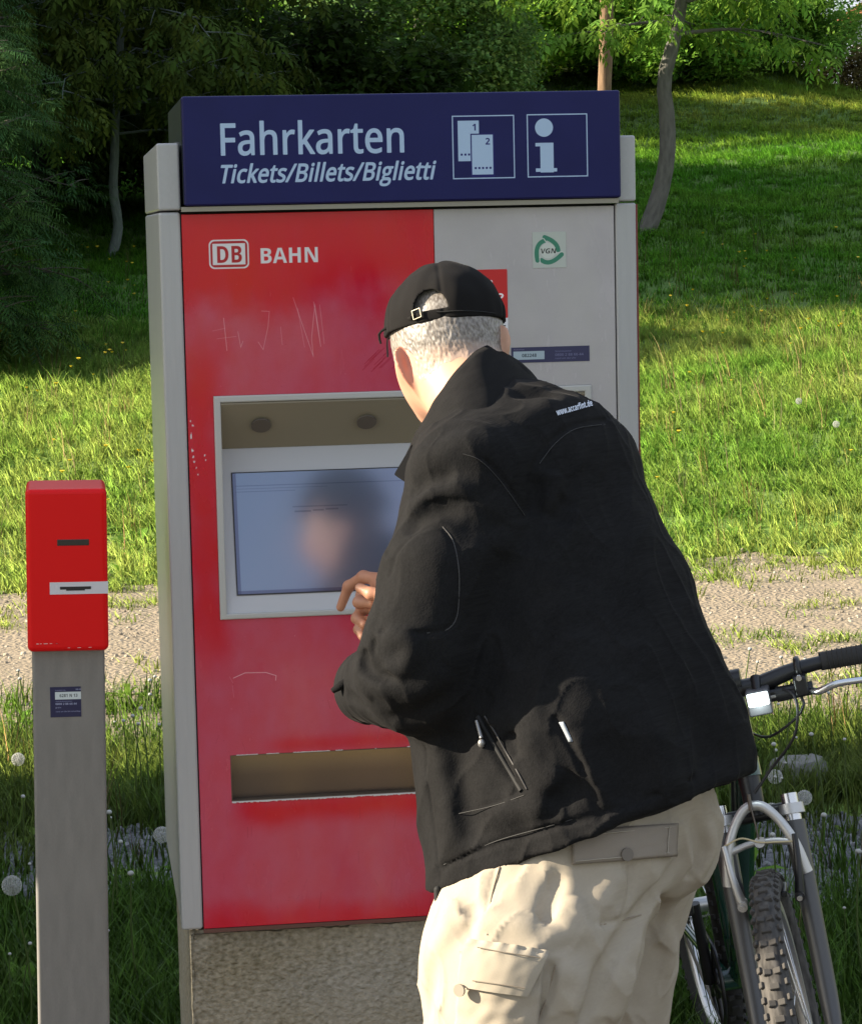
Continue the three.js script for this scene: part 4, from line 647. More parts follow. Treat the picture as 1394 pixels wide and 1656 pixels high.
  part(b, 'handlebar', steer(taperTube([-0.3, -0.2, -0.12, -0.05, 0, 0.05, 0.12, 0.2, 0.3].map(barP), [0.0112, 0.0112, 0.0125, 0.0155, 0.0158, 0.0155, 0.0125, 0.0112, 0.0112], 14, 40)), black);
  for (const s of [-1, 1]) {
    const g = [taperTube([barP(s * 0.165), barP(s * 0.23), barP(s * 0.305)], [0.0165, 0.0168, 0.0175], 14, 10)]; for (let i = 0; i < 14; i++) g.push(new THREE.TorusGeometry(0.0172, 0.0012, 6, 18).translate(...barP(s * (0.18 + i * 0.0085)).toArray()));
    part(b, 'grip', steer(join(g)), rubber);
    const c = barP(s * 0.125), dn = (x, y, z) => c.clone().add(V(x, y, s * z));
    part(b, 'brake_clamp', steer(join(new THREE.TorusGeometry(0.0165, 0.006, 8, 20).translate(...c.toArray()), rboxG(-0.01, 0.03, -0.03, 0.005, -0.012, 0.012, 0.005).translate(...dn(0.012, -0.012, 0.0).toArray()), rboxG(-0.012, 0.012, -0.022, 0.0, -0.03, 0.03, 0.006).translate(...dn(0.02, -0.022, -0.03).toArray()), rodG(dn(0.02, -0.034, -0.045), dn(0.02, -0.034, 0.02), 0.014, 0.012, 14))), black);
    part(b, 'cable_adjuster', steer(rodG(dn(0.024, -0.034, -0.072), dn(0.024, -0.034, -0.046), 0.0085, 0.0085, 14)), silver);
    part(b, 'brake_lever', steer(taperTube([dn(0.026, -0.036, 0.012), dn(0.05, -0.036, 0.03), dn(0.055, -0.028, 0.06), dn(0.052, -0.03, 0.1), dn(0.055, -0.034, 0.17)], [0.007, 0.0062, 0.006, 0.0055, 0.006], 8, 18)), steel);
    part(b, 'clamp_screw', steer(rodG(dn(0.042, -0.008, 0), dn(0.046, -0.008, 0), 0.0055, 0.005, 10)), steel);
  }
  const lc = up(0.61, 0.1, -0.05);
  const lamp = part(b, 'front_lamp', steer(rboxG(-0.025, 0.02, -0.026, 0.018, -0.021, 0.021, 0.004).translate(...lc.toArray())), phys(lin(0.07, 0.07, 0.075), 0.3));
  part(lamp, 'lens', steer(rboxG(0.016, 0.024, -0.008, 0.0155, -0.0185, 0.0185, 0.003).translate(...lc.toArray())), phys(lin(0.8, 0.85, 0.85), 0.1, { emissive: lin(0.85, 1, 0.98), emissiveIntensity: 1.0 }), 'small white lens with its glint put in as glow');  // sun glint on the lens put in as emission
  part(lamp, 'bracket', steer(rodG(lc.clone().add(V(0, 0.01, 0)), up(0.65, 0.085, -0.05), 0.007, 0.009, 10)), black);
  { const pl = new THREE.PointLight(lin(0.85, 1, 0.98), 0.012); const q = lc.clone().add(V(0.03, 0, 0)).applyMatrix4(steerM); pl.position.copy(q); pl.castShadow = true; pl.name = 'glint_light'; b.add(pl); }  // added point light backing up the glint of the lens
  // cables, saddle, cranks, chain
  for (const pts of [[up(0.63, 0.09, -0.06), up(0.6, 0.13, -0.085), up(0.54, 0.12, -0.075), up(0.49, 0.06, -0.03), A(0.478, 0.003, 0.046)], [up(0.635, 0.09, 0.06), up(0.6, 0.13, 0.03), up(0.56, 0.09, -0.005), up(0.53, 0.03, 0.02), bb.clone().lerp(up(0.53), 0.7).add(V(0, -0.03, 0.02))], [up(0.63, 0.09, -0.09), up(0.585, 0.12, -0.1), up(0.55, 0.06, -0.05), up(0.575, -0.06, -0.026), st.clone().lerp(up(0.6), 0.6).add(V(0, 0.02, -0.02))]]) part(b, 'cable', tubeG(pts, 0.0026, 8), black);
  part(b, 'seat_post', rodG(st, V(0.235, 0.85, 0), 0.0135, 0.0135, 14), alu);
  { const g = new THREE.SphereGeometry(1, 24, 14), P = g.attributes.position; for (let i = 0; i < P.count; i++) { const x = P.getX(i), w = lerp(0.075, 0.022, sstep(-0.5, 0.6, x)); P.setXYZ(i, 0.215 + x * 0.135, 0.875 + P.getY(i) * 0.03 + 0.008 * x * x, P.getZ(i) * w); } g.computeVertexNormals(); part(b, 'saddle', g, rubber); }
  const cr = part(b, 'crankset', join(new THREE.TorusGeometry(0.083, 0.004, 8, 44).translate(bb.x, bb.y, 0.048), new THREE.TorusGeometry(0.03, 0.005, 8, 24).translate(bb.x, bb.y, 0.048), ...[0, 1, 2, 3, 4].map((i) => rodG(V(bb.x, bb.y, 0.048), V(bb.x + 0.083 * Math.cos(i * 1.257), bb.y + 0.083 * Math.sin(i * 1.257), 0.048), 0.006, 0.005, 6)), rodG(V(bb.x, bb.y, 0.06), V(bb.x + 0.03, bb.y + 0.17, 0.072), 0.012, 0.01, 10), rodG(V(bb.x, bb.y, -0.06), V(bb.x - 0.03, bb.y - 0.17, -0.072), 0.012, 0.01, 10)), black);
  for (const s of [-1, 1]) part(cr, 'pedal', rboxG(-0.045, 0.045, -0.012, 0.012, -0.045, 0.045, 0.006).translate(bb.x + s * 0.03, bb.y + s * 0.17, s * 0.125), black);
  const ch = []; for (const [y0, y1] of [[0.083, 0.045], [-0.083, -0.045]]) ch.push(rodG(V(bb.x, bb.y + y0, 0.048), V(0, 0.335 + y1, 0.045), 0.0035, 0.0035, 6));
  part(b, 'chain', join(ch), chainM); part(b, 'cassette', join(...[0.05, 0.042, 0.034].map((r, i) => new THREE.CylinderGeometry(r, r, 0.004, 26).rotateX(Math.PI / 2).translate(0, 0.335, 0.036 + i * 0.006))), chainM);
}

// ---------------------------------------------------------------- the man
// distance fields: shapes are functions (x, y, z) -> distance
const smin = (a, b, k) => { const h = Math.max(k - Math.abs(a - b), 0) / k; return Math.min(a, b) - h * h * k * 0.25; };
const smax = (a, b, k) => -smin(-a, -b, k);
function cone(a, b, ra, rb) {                                              // limb segment: tapered capsule
  const dx = b.x - a.x, dy = b.y - a.y, dz = b.z - a.z, L2 = dx * dx + dy * dy + dz * dz;
  return (x, y, z) => { const px = x - a.x, py = y - a.y, pz = z - a.z, t = Math.min(1, Math.max(0, (px * dx + py * dy + pz * dz) / L2)), qx = px - dx * t, qy = py - dy * t, qz = pz - dz * t; return Math.sqrt(qx * qx + qy * qy + qz * qz) - (ra + (rb - ra) * t); };
}
function ellip(c, X, Y, Z, rx, ry, rz) {                                   // ellipsoid with axes X, Y, Z
  const m = Math.min(rx, ry, rz);
  return (x, y, z) => { const px = x - c.x, py = y - c.y, pz = z - c.z, u = (px * X.x + py * X.y + pz * X.z) / rx, v = (px * Y.x + py * Y.y + pz * Y.z) / ry, w = (px * Z.x + py * Z.y + pz * Z.z) / rz, k = Math.sqrt(u * u + v * v + w * w), g = Math.sqrt(u * u / (rx * rx) + v * v / (ry * ry) + w * w / (rz * rz)) + 1e-9; return k < 0.2 ? (k - 1) * m : (k * (k - 1)) / g; };
}
const blend = (k, ...fs) => (x, y, z) => { let d = fs[0](x, y, z); for (let i = 1; i < fs.length; i++) d = smin(d, fs[i](x, y, z), k); return d; };
const chain = (pts, radii, k = 0.02) => blend(k, ...pts.slice(1).map((p, i) => cone(pts[i], p, radii[i], radii[i + 1])));
function meshField(f, lo, hi, h, color) {                                  // surface nets
  const nx = Math.ceil((hi.x - lo.x) / h) + 1, ny = Math.ceil((hi.y - lo.y) / h) + 1, nz = Math.ceil((hi.z - lo.z) / h) + 1, val = new Float32Array(nx * ny * nz), B = 5;
  for (let bz = 0; bz < nz; bz += B) for (let by = 0; by < ny; by += B) for (let bx = 0; bx < nx; bx += B) {
    const d = f(lo.x + (bx + B / 2) * h, lo.y + (by + B / 2) * h, lo.z + (bz + B / 2) * h), far = Math.abs(d) > B * h * 1.6;
    for (let z = bz; z < Math.min(bz + B, nz); z++) for (let y = by; y < Math.min(by + B, ny); y++) for (let x = bx; x < Math.min(bx + B, nx); x++) val[(z * ny + y) * nx + x] = far ? d : f(lo.x + x * h, lo.y + y * h, lo.z + z * h);
  }
  const id = new Int32Array(nx * ny * nz).fill(-1), pos = [], idx = [], sx = 1, sy = nx, sz = nx * ny, corner = [0, sx, sy, sx + sy, sz, sx + sz, sy + sz, sx + sy + sz];
  const edges = [[0, 1], [2, 3], [4, 5], [6, 7], [0, 2], [1, 3], [4, 6], [5, 7], [0, 4], [1, 5], [2, 6], [3, 7]];
  for (let z = 0; z < nz - 1; z++) for (let y = 0; y < ny - 1; y++) for (let x = 0; x < nx - 1; x++) {
    const o = (z * ny + y) * nx + x; let s = 0; for (let i = 0; i < 8; i++) if (val[o + corner[i]] < 0) s++;
    if (s === 0 || s === 8) continue;
    let n = 0, ax = 0, ay = 0, az = 0;
    for (const [a, b] of edges) { const va = val[o + corner[a]], vb = val[o + corner[b]]; if (va < 0 === vb < 0) continue; const t = va / (va - vb); n++; ax += (a & 1) + t * ((b & 1) - (a & 1)); ay += ((a >> 1) & 1) + t * (((b >> 1) & 1) - ((a >> 1) & 1)); az += (a >> 2) + t * ((b >> 2) - (a >> 2)); }
    id[o] = pos.length / 3; pos.push(lo.x + (x + ax / n) * h, lo.y + (y + ay / n) * h, lo.z + (z + az / n) * h);
  }
  const quad = (a, b, c, d, flip) => { if (a < 0 || b < 0 || c < 0 || d < 0) return; if (flip) idx.push(a, c, b, b, c, d); else idx.push(a, b, c, b, d, c); };
  for (let z = 1; z < nz - 1; z++) for (let y = 1; y < ny - 1; y++) for (let x = 1; x < nx - 1; x++) {
    const o = (z * ny + y) * nx + x, v = val[o] < 0;
    if (v !== val[o + sx] < 0) quad(id[o - sy - sz], id[o - sz], id[o - sy], id[o], !v);
    if (v !== val[o + sy] < 0) quad(id[o - sx - sz], id[o - sx], id[o - sz], id[o], !v);
    if (v !== val[o + sz] < 0) quad(id[o - sx - sy], id[o - sy], id[o - sx], id[o], !v);
  }
  const nrm = new Float32Array(pos.length), e = h * 0.6, col = color && new Float32Array(pos.length), uv = new Float32Array((pos.length / 3) * 2);
  for (let i = 0; i < pos.length; i += 3) {
    const x = pos[i], y = pos[i + 1], z = pos[i + 2]; let a = f(x + e, y, z) - f(x - e, y, z), b = f(x, y + e, z) - f(x, y - e, z), c = f(x, y, z + e) - f(x, y, z - e); const l = Math.hypot(a, b, c) || 1;
    nrm[i] = a / l; nrm[i + 1] = b / l; nrm[i + 2] = c / l; uv[(i / 3) * 2] = x + z; uv[(i / 3) * 2 + 1] = y;
    if (color) { const q = color(x, y, z, a / l, b / l, c / l); col[i] = q[0]; col[i + 1] = q[1]; col[i + 2] = q[2]; }
  }
  const g = new THREE.BufferGeometry(); g.setAttribute('position', new THREE.Float32BufferAttribute(pos, 3)); g.setAttribute('normal', new THREE.BufferAttribute(nrm, 3)); g.setAttribute('uv', new THREE.BufferAttribute(uv, 2)); if (color) g.setAttribute('color', new THREE.BufferAttribute(col, 3)); g.setIndex(idx); return g;
}
// where the sight line of the survey through (px, py) meets a field
function onto(f, px, py, t0 = 3) {
  const o = at(px, py, 0), d = at(px, py, 1).sub(o); let t = t0, near = 1e9, tn = t0;
  for (let i = 0; i < 90; i++) { const s = f(o.x + d.x * t, o.y + d.y * t, o.z + d.z * t); if (s < near) { near = s; tn = t; } if (s < 0.0004) return o.addScaledVector(d, t); t += s * 0.85; if (t > 5) break; }
  return near < 0.05 ? o.addScaledVector(d, tn) : null;
}
const gradAt = (f, p, e = 0.003) => V(f(p.x + e, p.y, p.z) - f(p.x - e, p.y, p.z), f(p.x, p.y + e, p.z) - f(p.x, p.y - e, p.z), f(p.x, p.y, p.z + e) - f(p.x, p.y, p.z - e)).normalize();
function strokes(base, list) {                                             // folds and seams: [points, amplitude (out +), radius]
  const out = [];
  for (const [pts, amp, r] of list) {
    const P = pts.map(([x, y]) => onto(base, x, y)).filter(Boolean); if (P.length < 2) continue;
    const bx = new THREE.Box3().setFromPoints(P).expandByScalar(r * 2.2);
    const curve = new THREE.CatmullRomCurve3(P), Q = curve.getPoints(P.length * 4);
    out.push({ bx, Q, amp: r > 0.0075 ? amp * 1.35 : amp, r });
  }
  return (x, y, z) => {
    let s = 0;
    for (const { bx, Q, amp, r } of out) {
      if (x < bx.min.x || x > bx.max.x || y < bx.min.y || y > bx.max.y || z < bx.min.z || z > bx.max.z) continue;
      let m = 1e9, tt = 0; const n = Q.length - 1;
      for (let i = 0; i < n; i++) { const a = Q[i], b = Q[i + 1], dx = b.x - a.x, dy = b.y - a.y, dz = b.z - a.z, px = x - a.x, py = y - a.y, pz = z - a.z, t = Math.min(1, Math.max(0, (px * dx + py * dy + pz * dz) / (dx * dx + dy * dy + dz * dz + 1e-12))), q = (px - dx * t) ** 2 + (py - dy * t) ** 2 + (pz - dz * t) ** 2; if (q < m) { m = q; tt = (i + t) / n; } }
      if (m < r * r * 4.8) s += amp * Math.exp(-m / (r * r)) * (r > 0.007 ? Math.min(1, 4.5 * tt * (1 - tt) + 0.15) : 1);
    }
    return s;
  };
}
// a thin piece of cloth or print lying on a field: corners in survey positions, bilinear
function patch(f, quad, nx, ny, lift, skirt = 0.004) {
  const pos = [], uv = [], idx = [];
  const put = (u, v, l) => { const a = quad, x = lerp(lerp(a[0][0], a[1][0], u), lerp(a[3][0], a[2][0], u), v), y = lerp(lerp(a[0][1], a[1][1], u), lerp(a[3][1], a[2][1], u), v), p = onto(f, x, y); if (!p) return false; const n = gradAt(f, p); p.addScaledVector(n, typeof l === 'function' ? l(u, v) : l); pos.push(p.x, p.y, p.z); uv.push(u, 1 - v); return true; };
  const e = skirt ? 1 : 0;
  for (let j = -e; j <= ny + e; j++) for (let i = -e; i <= nx + e; i++) { const rim = i < 0 || j < 0 || i > nx || j > ny; put(clamp(i / nx, 0, 1), clamp(j / ny, 0, 1), rim ? -skirt : lift); }
  const w = nx + 1 + 2 * e, h = ny + 1 + 2 * e;
  for (let j = 0; j < h - 1; j++) for (let i = 0; i < w - 1; i++) { const a = j * w + i, b = a + w; idx.push(a, b, a + 1, b, b + 1, a + 1); }
  const g = new THREE.BufferGeometry(); g.setAttribute('position', new THREE.Float32BufferAttribute(pos, 3)); g.setAttribute('uv', new THREE.Float32BufferAttribute(uv, 2)); g.setIndex(idx); g.computeVertexNormals(); return g;
}
const threadG = (f, pts, r, lift = 0.0005) => { const P = pts.map(([x, y]) => { const p = onto(f, x, y); return p && p.addScaledVector(gradAt(f, p), lift); }).filter(Boolean); return new THREE.TubeGeometry(new THREE.CatmullRomCurve3(P), P.length * 6, r, 6, false); };
const boxOf = (Hf, l, u, f) => [0, 1, 2, 3, 4, 5, 6, 7].map((i) => Hf(i & 1 ? l : -l, i & 2 ? u[1] : u[0], i & 4 ? f[1] : f[0]));
const bounds = (pts, m) => { const b = new THREE.Box3().setFromPoints(pts).expandByScalar(m); return [b.min, b.max]; };

{
  seed = 5;
  const pelvis = at(970, 1390, 3.45), man = thing('person', 'man in a black jacket, black cap and beige cargo trousers leaning towards the machine screen', 'person', V(pelvis.x, 0.015, pelvis.z));
  const O = man.position, add = (name, g, mat, label, parent) => part(parent ?? man, name, g.translate(-O.x, -O.y, -O.z), mat, label);
  // --- head frame
  const hc = at(721, 536, 3.7), hf = camF.clone().multiplyScalar(0.9).addScaledVector(camR, -0.13).addScaledVector(upV, -0.36).normalize();
  let hl = camR.clone().multiplyScalar(-1).addScaledVector(camU, -0.12); hl.addScaledVector(hf, -hl.dot(hf)).normalize(); const hu = hf.clone().cross(hl).normalize(); if (hu.y < 0) hu.negate();
  const H = (l, u, f) => hc.clone().addScaledVector(hl, l).addScaledVector(hu, u).addScaledVector(hf, f);
  const neck0 = at(800, 700, 3.57), neck1 = H(0, -0.06, -0.012);
  const skull = ellip(hc, hl, hu, hf, 0.0765, 0.084, 0.098);
  const jaw = blend(0.03, ellip(H(0, -0.055, 0.035), hl, hu, hf, 0.061, 0.062, 0.066), ellip(H(0, -0.088, 0.075), hl, hu, hf, 0.028, 0.022, 0.022), cone(H(0.045, -0.062, -0.002), H(0.02, -0.095, 0.06), 0.017, 0.018), cone(H(-0.045, -0.062, -0.002), H(-0.02, -0.095, 0.06), 0.017, 0.018));
  const earF = (s) => { if (s > 0) { const T = camR.clone().multiplyScalar(0.5).addScaledVector(camU, -0.86).normalize(), W0 = camR.clone().multiplyScalar(-0.8).addScaledVector(camF, -0.6), W = W0.addScaledVector(T, -W0.dot(T)).normalize(), N = T.clone().cross(W).normalize(), c = onto((x, y, z) => smin(skull(x, y, z), jaw(x, y, z), 0.03), 672, 592).addScaledVector(W, 0.0135); const plate = ellip(c, N, T, W, 0.0055, 0.036, 0.0185), lobe = ellip(c.clone().addScaledVector(T, 0.026).addScaledVector(W, -0.004), N, T, W, 0.0055, 0.011, 0.009), dip = ellip(c.clone().addScaledVector(N, N.dot(camF) > 0 ? -0.0085 : 0.0085).addScaledVector(W, -0.002), N, T, W, 0.0055, 0.024, 0.009); return (x, y, z) => smin(smax(plate(x, y, z), -dip(x, y, z), 0.004), lobe(x, y, z), 0.008); }
    else { const T = camR.clone().multiplyScalar(-0.12).addScaledVector(camU, -0.98).normalize(), W0 = camR.clone().multiplyScalar(0.85).addScaledVector(camF, -0.5), W = W0.addScaledVector(T, -W0.dot(T)).normalize(), N = T.clone().cross(W).normalize(), c = onto((x, y, z) => smin(skull(x, y, z), jaw(x, y, z), 0.03), 798, 560).addScaledVector(W, 0.011); return ellip(c, N, T, W, 0.006, 0.031, 0.016); } const c = H(s * 0.0705, -0.04, s > 0 ? -0.022 : -0.006), t = hl.clone().multiplyScalar(s).addScaledVector(hf, s > 0 ? -1.0 : -2).normalize(), tall = hu.clone().addScaledVector(hf, -0.3).addScaledVector(hl, s * 0.3).normalize(), wide = t.clone().cross(tall).normalize(); const n = wide.clone(); const outer = ellip(c, n, tall, t, 0.0065, 0.033, 0.0175), dent = ellip(c.clone().addScaledVector(n, n.dot(hf) > 0 ? 0.008 : -0.008), n, tall, t, 0.007, 0.023, 0.011); return (x, y, z) => smax(outer(x, y, z), -dent(x, y, z), 0.006); };
  const earL = earF(1), earR = earF(-1);
  const face = blend(0.012, ellip(H(0, -0.03, 0.102), hl, hu, hf, 0.0155, 0.017, 0.018), cone(H(0, 0.012, 0.092), H(0, -0.028, 0.11), 0.009, 0.012), cone(H(0.05, 0.022, 0.08), H(0.012, 0.026, 0.093), 0.008, 0.009), cone(H(-0.05, 0.022, 0.08), H(-0.012, 0.026, 0.093), 0.008, 0.009), cone(H(0.022, -0.062, 0.094), H(-0.022, -0.062, 0.094), 0.0075, 0.0075), cone(H(0.02, -0.071, 0.091), H(-0.02, -0.071, 0.091), 0.008, 0.008));
  const sockets = [1, -1].map((s) => ellip(H(s * 0.033, 0.004, 0.098), hl, hu, hf, 0.017, 0.0105, 0.012)), eyes = [1, -1].map((s) => ellip(H(s * 0.032, 0.003, 0.083), hl, hu, hf, 0.0125, 0.0125, 0.0125));
  const neckF = chain([neck0, neck1, H(0, -0.03, -0.035)], [0.066, 0.06, 0.05], 0.03);
  const headF0 = (x, y, z) => { let d = smin(skull(x, y, z), jaw(x, y, z), 0.03); d = smin(d, face(x, y, z), 0.012); for (const s of sockets) d = smax(d, -s(x, y, z), 0.008); for (const s of eyes) d = Math.min(d, s(x, y, z)); d = smin(d, neckF(x, y, z), 0.035); return d; };
  const headF = (x, y, z) => { const d = headF0(x, y, z); if (d > 0.06) return d - 0.03; return smin(smin(d, earL(x, y, z), 0.008), earR(x, y, z), 0.008); };
  // --- joints
  const shL = at(760, 778, 3.44), shR = at(922, 768, 3.69), elL = at(676, 1090, 3.37), wrL = at(596, 1112, 3.58), elR = at(850, 1000, 3.95), wrR = at(668, 980, 4.08);
  const hipL = at(905, 1420, 3.4), hipR = at(1010, 1400, 3.58);
  const ground = (x, z) => 0.015;
  const kneeL = at(815, 1800, 3.33), kneeR = at(935, 1790, 3.62);
  const ankL = V(kneeL.x + 0.0, 0.1, kneeL.z + 0.06), ankR = V(kneeR.x + 0.02, 0.1, kneeR.z + 0.05);
  const walk = headingV.clone().multiplyScalar(0.8).addScaledVector(sideV, -0.6).normalize();
  const toeL = ankL.clone().addScaledVector(walk, 0.19), toeR = ankR.clone().addScaledVector(walk, 0.19); toeL.y = toeR.y = 0.045;
  const chest = at(868, 800, 3.56), mid = at(910, 1010, 3.53), low = at(960, 1200, 3.48), hem = at(972, 1340, 3.46);
  // --- hands: the right one reaches to the screen, the left hangs behind its cuff
  const bone = (pts, r) => chain(pts, r, 0.006);
  const hR = (x, y, t) => at(x, y, t);
  const rightHand = blend(0.008,
    chain([wrR, hR(632, 968, 4.13)], [0.026, 0.027], 0.01), bone([hR(640, 955, 4.13), hR(616, 947, 4.17)], [0.02, 0.0165]), bone([hR(638, 985, 4.13), hR(612, 984, 4.16)], [0.019, 0.0155]),
    bone([hR(616, 938, 4.17), hR(588, 933, 4.195), hR(564, 948, 4.22), hR(551, 982, 4.235)], [0.0115, 0.0098, 0.0088, 0.0072]));
  const rest = [bone([hR(640, 975, 4.11), hR(620, 962, 4.12), hR(600, 960, 4.125), hR(582, 951, 4.14)], [0.0125, 0.0108, 0.0095, 0.008]), bone([hR(612, 962, 4.175), hR(586, 962, 4.185), hR(580, 974, 4.165), hR(602, 976, 4.145)], [0.0105, 0.0096, 0.0088, 0.0078]), bone([hR(612, 982, 4.165), hR(586, 985, 4.178), hR(577, 1000, 4.165), hR(589, 1010, 4.145)], [0.0102, 0.0092, 0.0084, 0.0074]), bone([hR(614, 1000, 4.155), hR(592, 1006, 4.16), hR(580, 1018, 4.155), hR(586, 1030, 4.14)], [0.009, 0.0082, 0.0074, 0.0066])];
  const handRF = (x, y, z) => { let d = rightHand(x, y, z); if (d > 0.1) return d; for (const f of rest) d = smin(d, f(x, y, z), 0.004); return d; };
  const hd = at(668, 1120, 3.8).sub(wrL).normalize(), hdn = V(0, -1, 0).addScaledVector(hd, hd.y).normalize(), hs = hd.clone().cross(hdn).normalize();
  const L = (a, b, c) => wrL.clone().addScaledVector(hd, a).addScaledVector(hs, b).addScaledVector(hdn, c);
  const leftFingers = [[-0.03, 0.075, 1], [-0.01, 0.08, 1.05], [0.011, 0.078, 1], [0.03, 0.07, 0.85]].map(([c, a, k]) => bone([L(a, 0, c), L(a + 0.04 * k, 0.008, c), L(a + 0.062 * k, 0.022, c + 0.004), L(a + 0.07 * k, 0.04, c + 0.006)], [0.0102, 0.0095, 0.0085, 0.0072]));
  const palmL = blend(0.012, chain([wrL, L(0.03, 0, 0)], [0.027, 0.026], 0.01), bone([L(0.03, 0, -0.018), L(0.075, 0, -0.026)], [0.017, 0.014]), bone([L(0.03, 0, 0.018), L(0.075, 0, 0.024)], [0.017, 0.013]), bone([L(0.02, 0.006, -0.02), L(0.045, 0.02, -0.042), L(0.07, 0.032, -0.04), L(0.088, 0.04, -0.03)], [0.016, 0.0115, 0.0102, 0.0082]));
  const handLF = (x, y, z) => { let d = palmL(x, y, z); if (d > 0.15) return d; for (const f of leftFingers) d = smin(d, f(x, y, z), 0.004); return d; };
  // --- skin: head and hands fine, the covered rest coarse
  const earC = onto((x, y, z) => smin(skull(x, y, z), jaw(x, y, z), 0.03), 668, 592);
  const skinTone = (x, y, z) => { const er = Math.hypot(x - earC.x, y - earC.y, z - earC.z), rosy = 1 - 0.3 * sstep(0.045, 0.025, er); const n = fbm(x * 60, y * 60, z * 60, 3) * 0.22, m = fbm(x * 14, y * 14, z * 14, 2) * 0.25; return [0.56 * (1 + n * 0.35), 0.30 * rosy * (1 + n * 0.7 - m * 0.3), 0.195 * rosy * (1 + n * 0.8 - m * 0.4)]; };
  const handTone = (x, y, z) => { const c = skinTone(x, y, z); return [c[0] * 0.88, c[1] * 0.78, c[2] * 0.72]; };
  const [h0, h1] = bounds([...boxOf(H, 0.11, [-0.13, 0.1], [-0.11, 0.13]), neck0], 0.02);
  const headG = meshField(headF, h0, h1, 0.0032, skinTone);
  const hrG = meshField(handRF, ...bounds([wrR, hR(550, 930, 4.23), hR(640, 1030, 4.1), hR(570, 1030, 4.2)], 0.035), 0.0021, handTone);
  const hlG = meshField(handLF, ...bounds([wrL, L(0.16, 0.06, 0.05), L(0.16, -0.03, -0.05), L(0.03, 0.05, -0.05)], 0.035), 0.0026, handTone);
  const innerF = blend(0.05, chain([neck0, at(835, 790, 3.58), mid, low], [0.05, 0.09, 0.11, 0.11], 0.04), chain([shL, elL, wrL], [0.048, 0.04, 0.027], 0.03), chain([shR, elR, wrR], [0.048, 0.04, 0.027], 0.03), chain([shL, chest, shR], [0.05, 0.08, 0.05], 0.04), chain([low, at(985, 1330, 3.5)], [0.12, 0.085], 0.05), chain([hipL, kneeL, ankL], [0.07, 0.055, 0.04], 0.04), chain([hipR, kneeR, ankR], [0.065, 0.055, 0.04], 0.04), chain([ankL, toeL], [0.036, 0.026], 0.02), chain([ankR, toeR], [0.036, 0.026], 0.02));
  const bodyG = meshField(innerF, ...bounds([shL, shR, elL, elR, wrL, wrR, ankL, ankR, toeL, toeR, V(ankL.x, 0.02, ankL.z), hipL, hipR], 0.16), 0.013, skinTone);
  const skin = phys(0xffffff, 0.5, { vertexColors: true, sheen: 0.2, sheenRoughness: 0.5, sheenColor: lin(0.6, 0.4, 0.3) });
  const keepCol = (gs) => mergeGeometries(gs.map((g) => g.toNonIndexed()));
  add('body', keepCol([headG, hrG, hlG, bodyG]), skin);
  // --- eyes' glasses: temples over the ears and a thin frame
  const wire = std(lin(0.05, 0.045, 0.04), 0.3, { metalness: 0.8 });
  const gl = []; for (const s of [-1, 1]) gl.push(tubeG([H(s * 0.0785, -0.006, -0.016), H(s * 0.079, 0.002, 0.002), H(s * 0.08, 0.006, 0.03), H(s * 0.072, 0.01, 0.1)], 0.0014, 6), new THREE.TorusGeometry(0.021, 0.0012, 6, 28).applyMatrix4(new THREE.Matrix4().makeBasis(hl, hu, hf)).translate(...H(s * 0.033, 0.002, 0.112).toArray())); gl.push(tubeG([H(-0.013, 0.006, 0.113), H(0, 0.01, 0.117), H(0.013, 0.006, 0.113)], 0.0012, 6));
  add('glasses', join(gl), wire);
  // --- cap
  const headN = (x, y, z) => { const p = V(x, y, z).sub(hc); return [p.dot(hl), p.dot(hu), p.dot(hf)]; };
  const capTurn = rad(-10), kl = hl.clone().applyAxisAngle(hu, capTurn), kf = hf.clone().applyAxisAngle(hu, capTurn), K = (l, u, f) => hc.clone().addScaledVector(kl, l).addScaledVector(hu, u).addScaledVector(kf, f), capN = (x, y, z) => { const p = V(x, y, z).sub(hc); return [p.dot(kl), p.dot(hu), p.dot(kf)]; };
  const rim = (l, u, f) => u + 0.007 - 0.30 * (f + 0.04) + 0.02 * Math.abs(l);
  const capShell = ellip(H(0, 0.002, 0), hl, hu, hf, 0.0875, 0.0935, 0.108);
  const capF = (x, y, z) => {
    const [l, u, f] = capN(x, y, z), a = Math.atan2(l, -f);
    let fold = 0.003 * noise(l * 28, u * 28, f * 28) + 0.0022 * noise(l * 42 + 3, u * 16, f * 42);
    for (let k = 0; k < 6; k++) { const d = Math.abs(Math.sin((a - (k * Math.PI) / 3) * 0.5)) * 2 * Math.hypot(l, f); fold -= 0.0016 * Math.exp(-(d * d) / 0.00001); }
    fold += 0.006 * Math.exp(-((l + 0.004) ** 2 + (u - 0.084) ** 2 + (f + 0.03) ** 2) / 0.0003);
    let d = capShell(x, y, z) - fold; d = Math.abs(d + 0.0025) - 0.003;
    d = smax(d, -rim(l, u, f), 0.002);
    const ru = rim(l, u, f) - 0.0165, ho = Math.max(Math.hypot((l - 0.017) * 1.02, Math.max(ru, 0) * (ru > 0 ? 0.8 : 1)) - 0.0245, -ru); // arched opening above the strap
    if (f < 0) d = smax(d, -ho, 0.0015);
    return d;
  };
  const [c0, c1] = bounds(boxOf(H, 0.1, [-0.07, 0.115], [-0.12, 0.12]), 0.012);
  const fabric = phys(lin(0.012, 0.0112, 0.011), 0.9, { sheen: 0.08, sheenRoughness: 0.6, sheenColor: lin(0.4, 0.38, 0.36), specularIntensity: 0.15 });
  const cap = add('cap', meshField(capF, c0, c1, 0.0025), fabric);
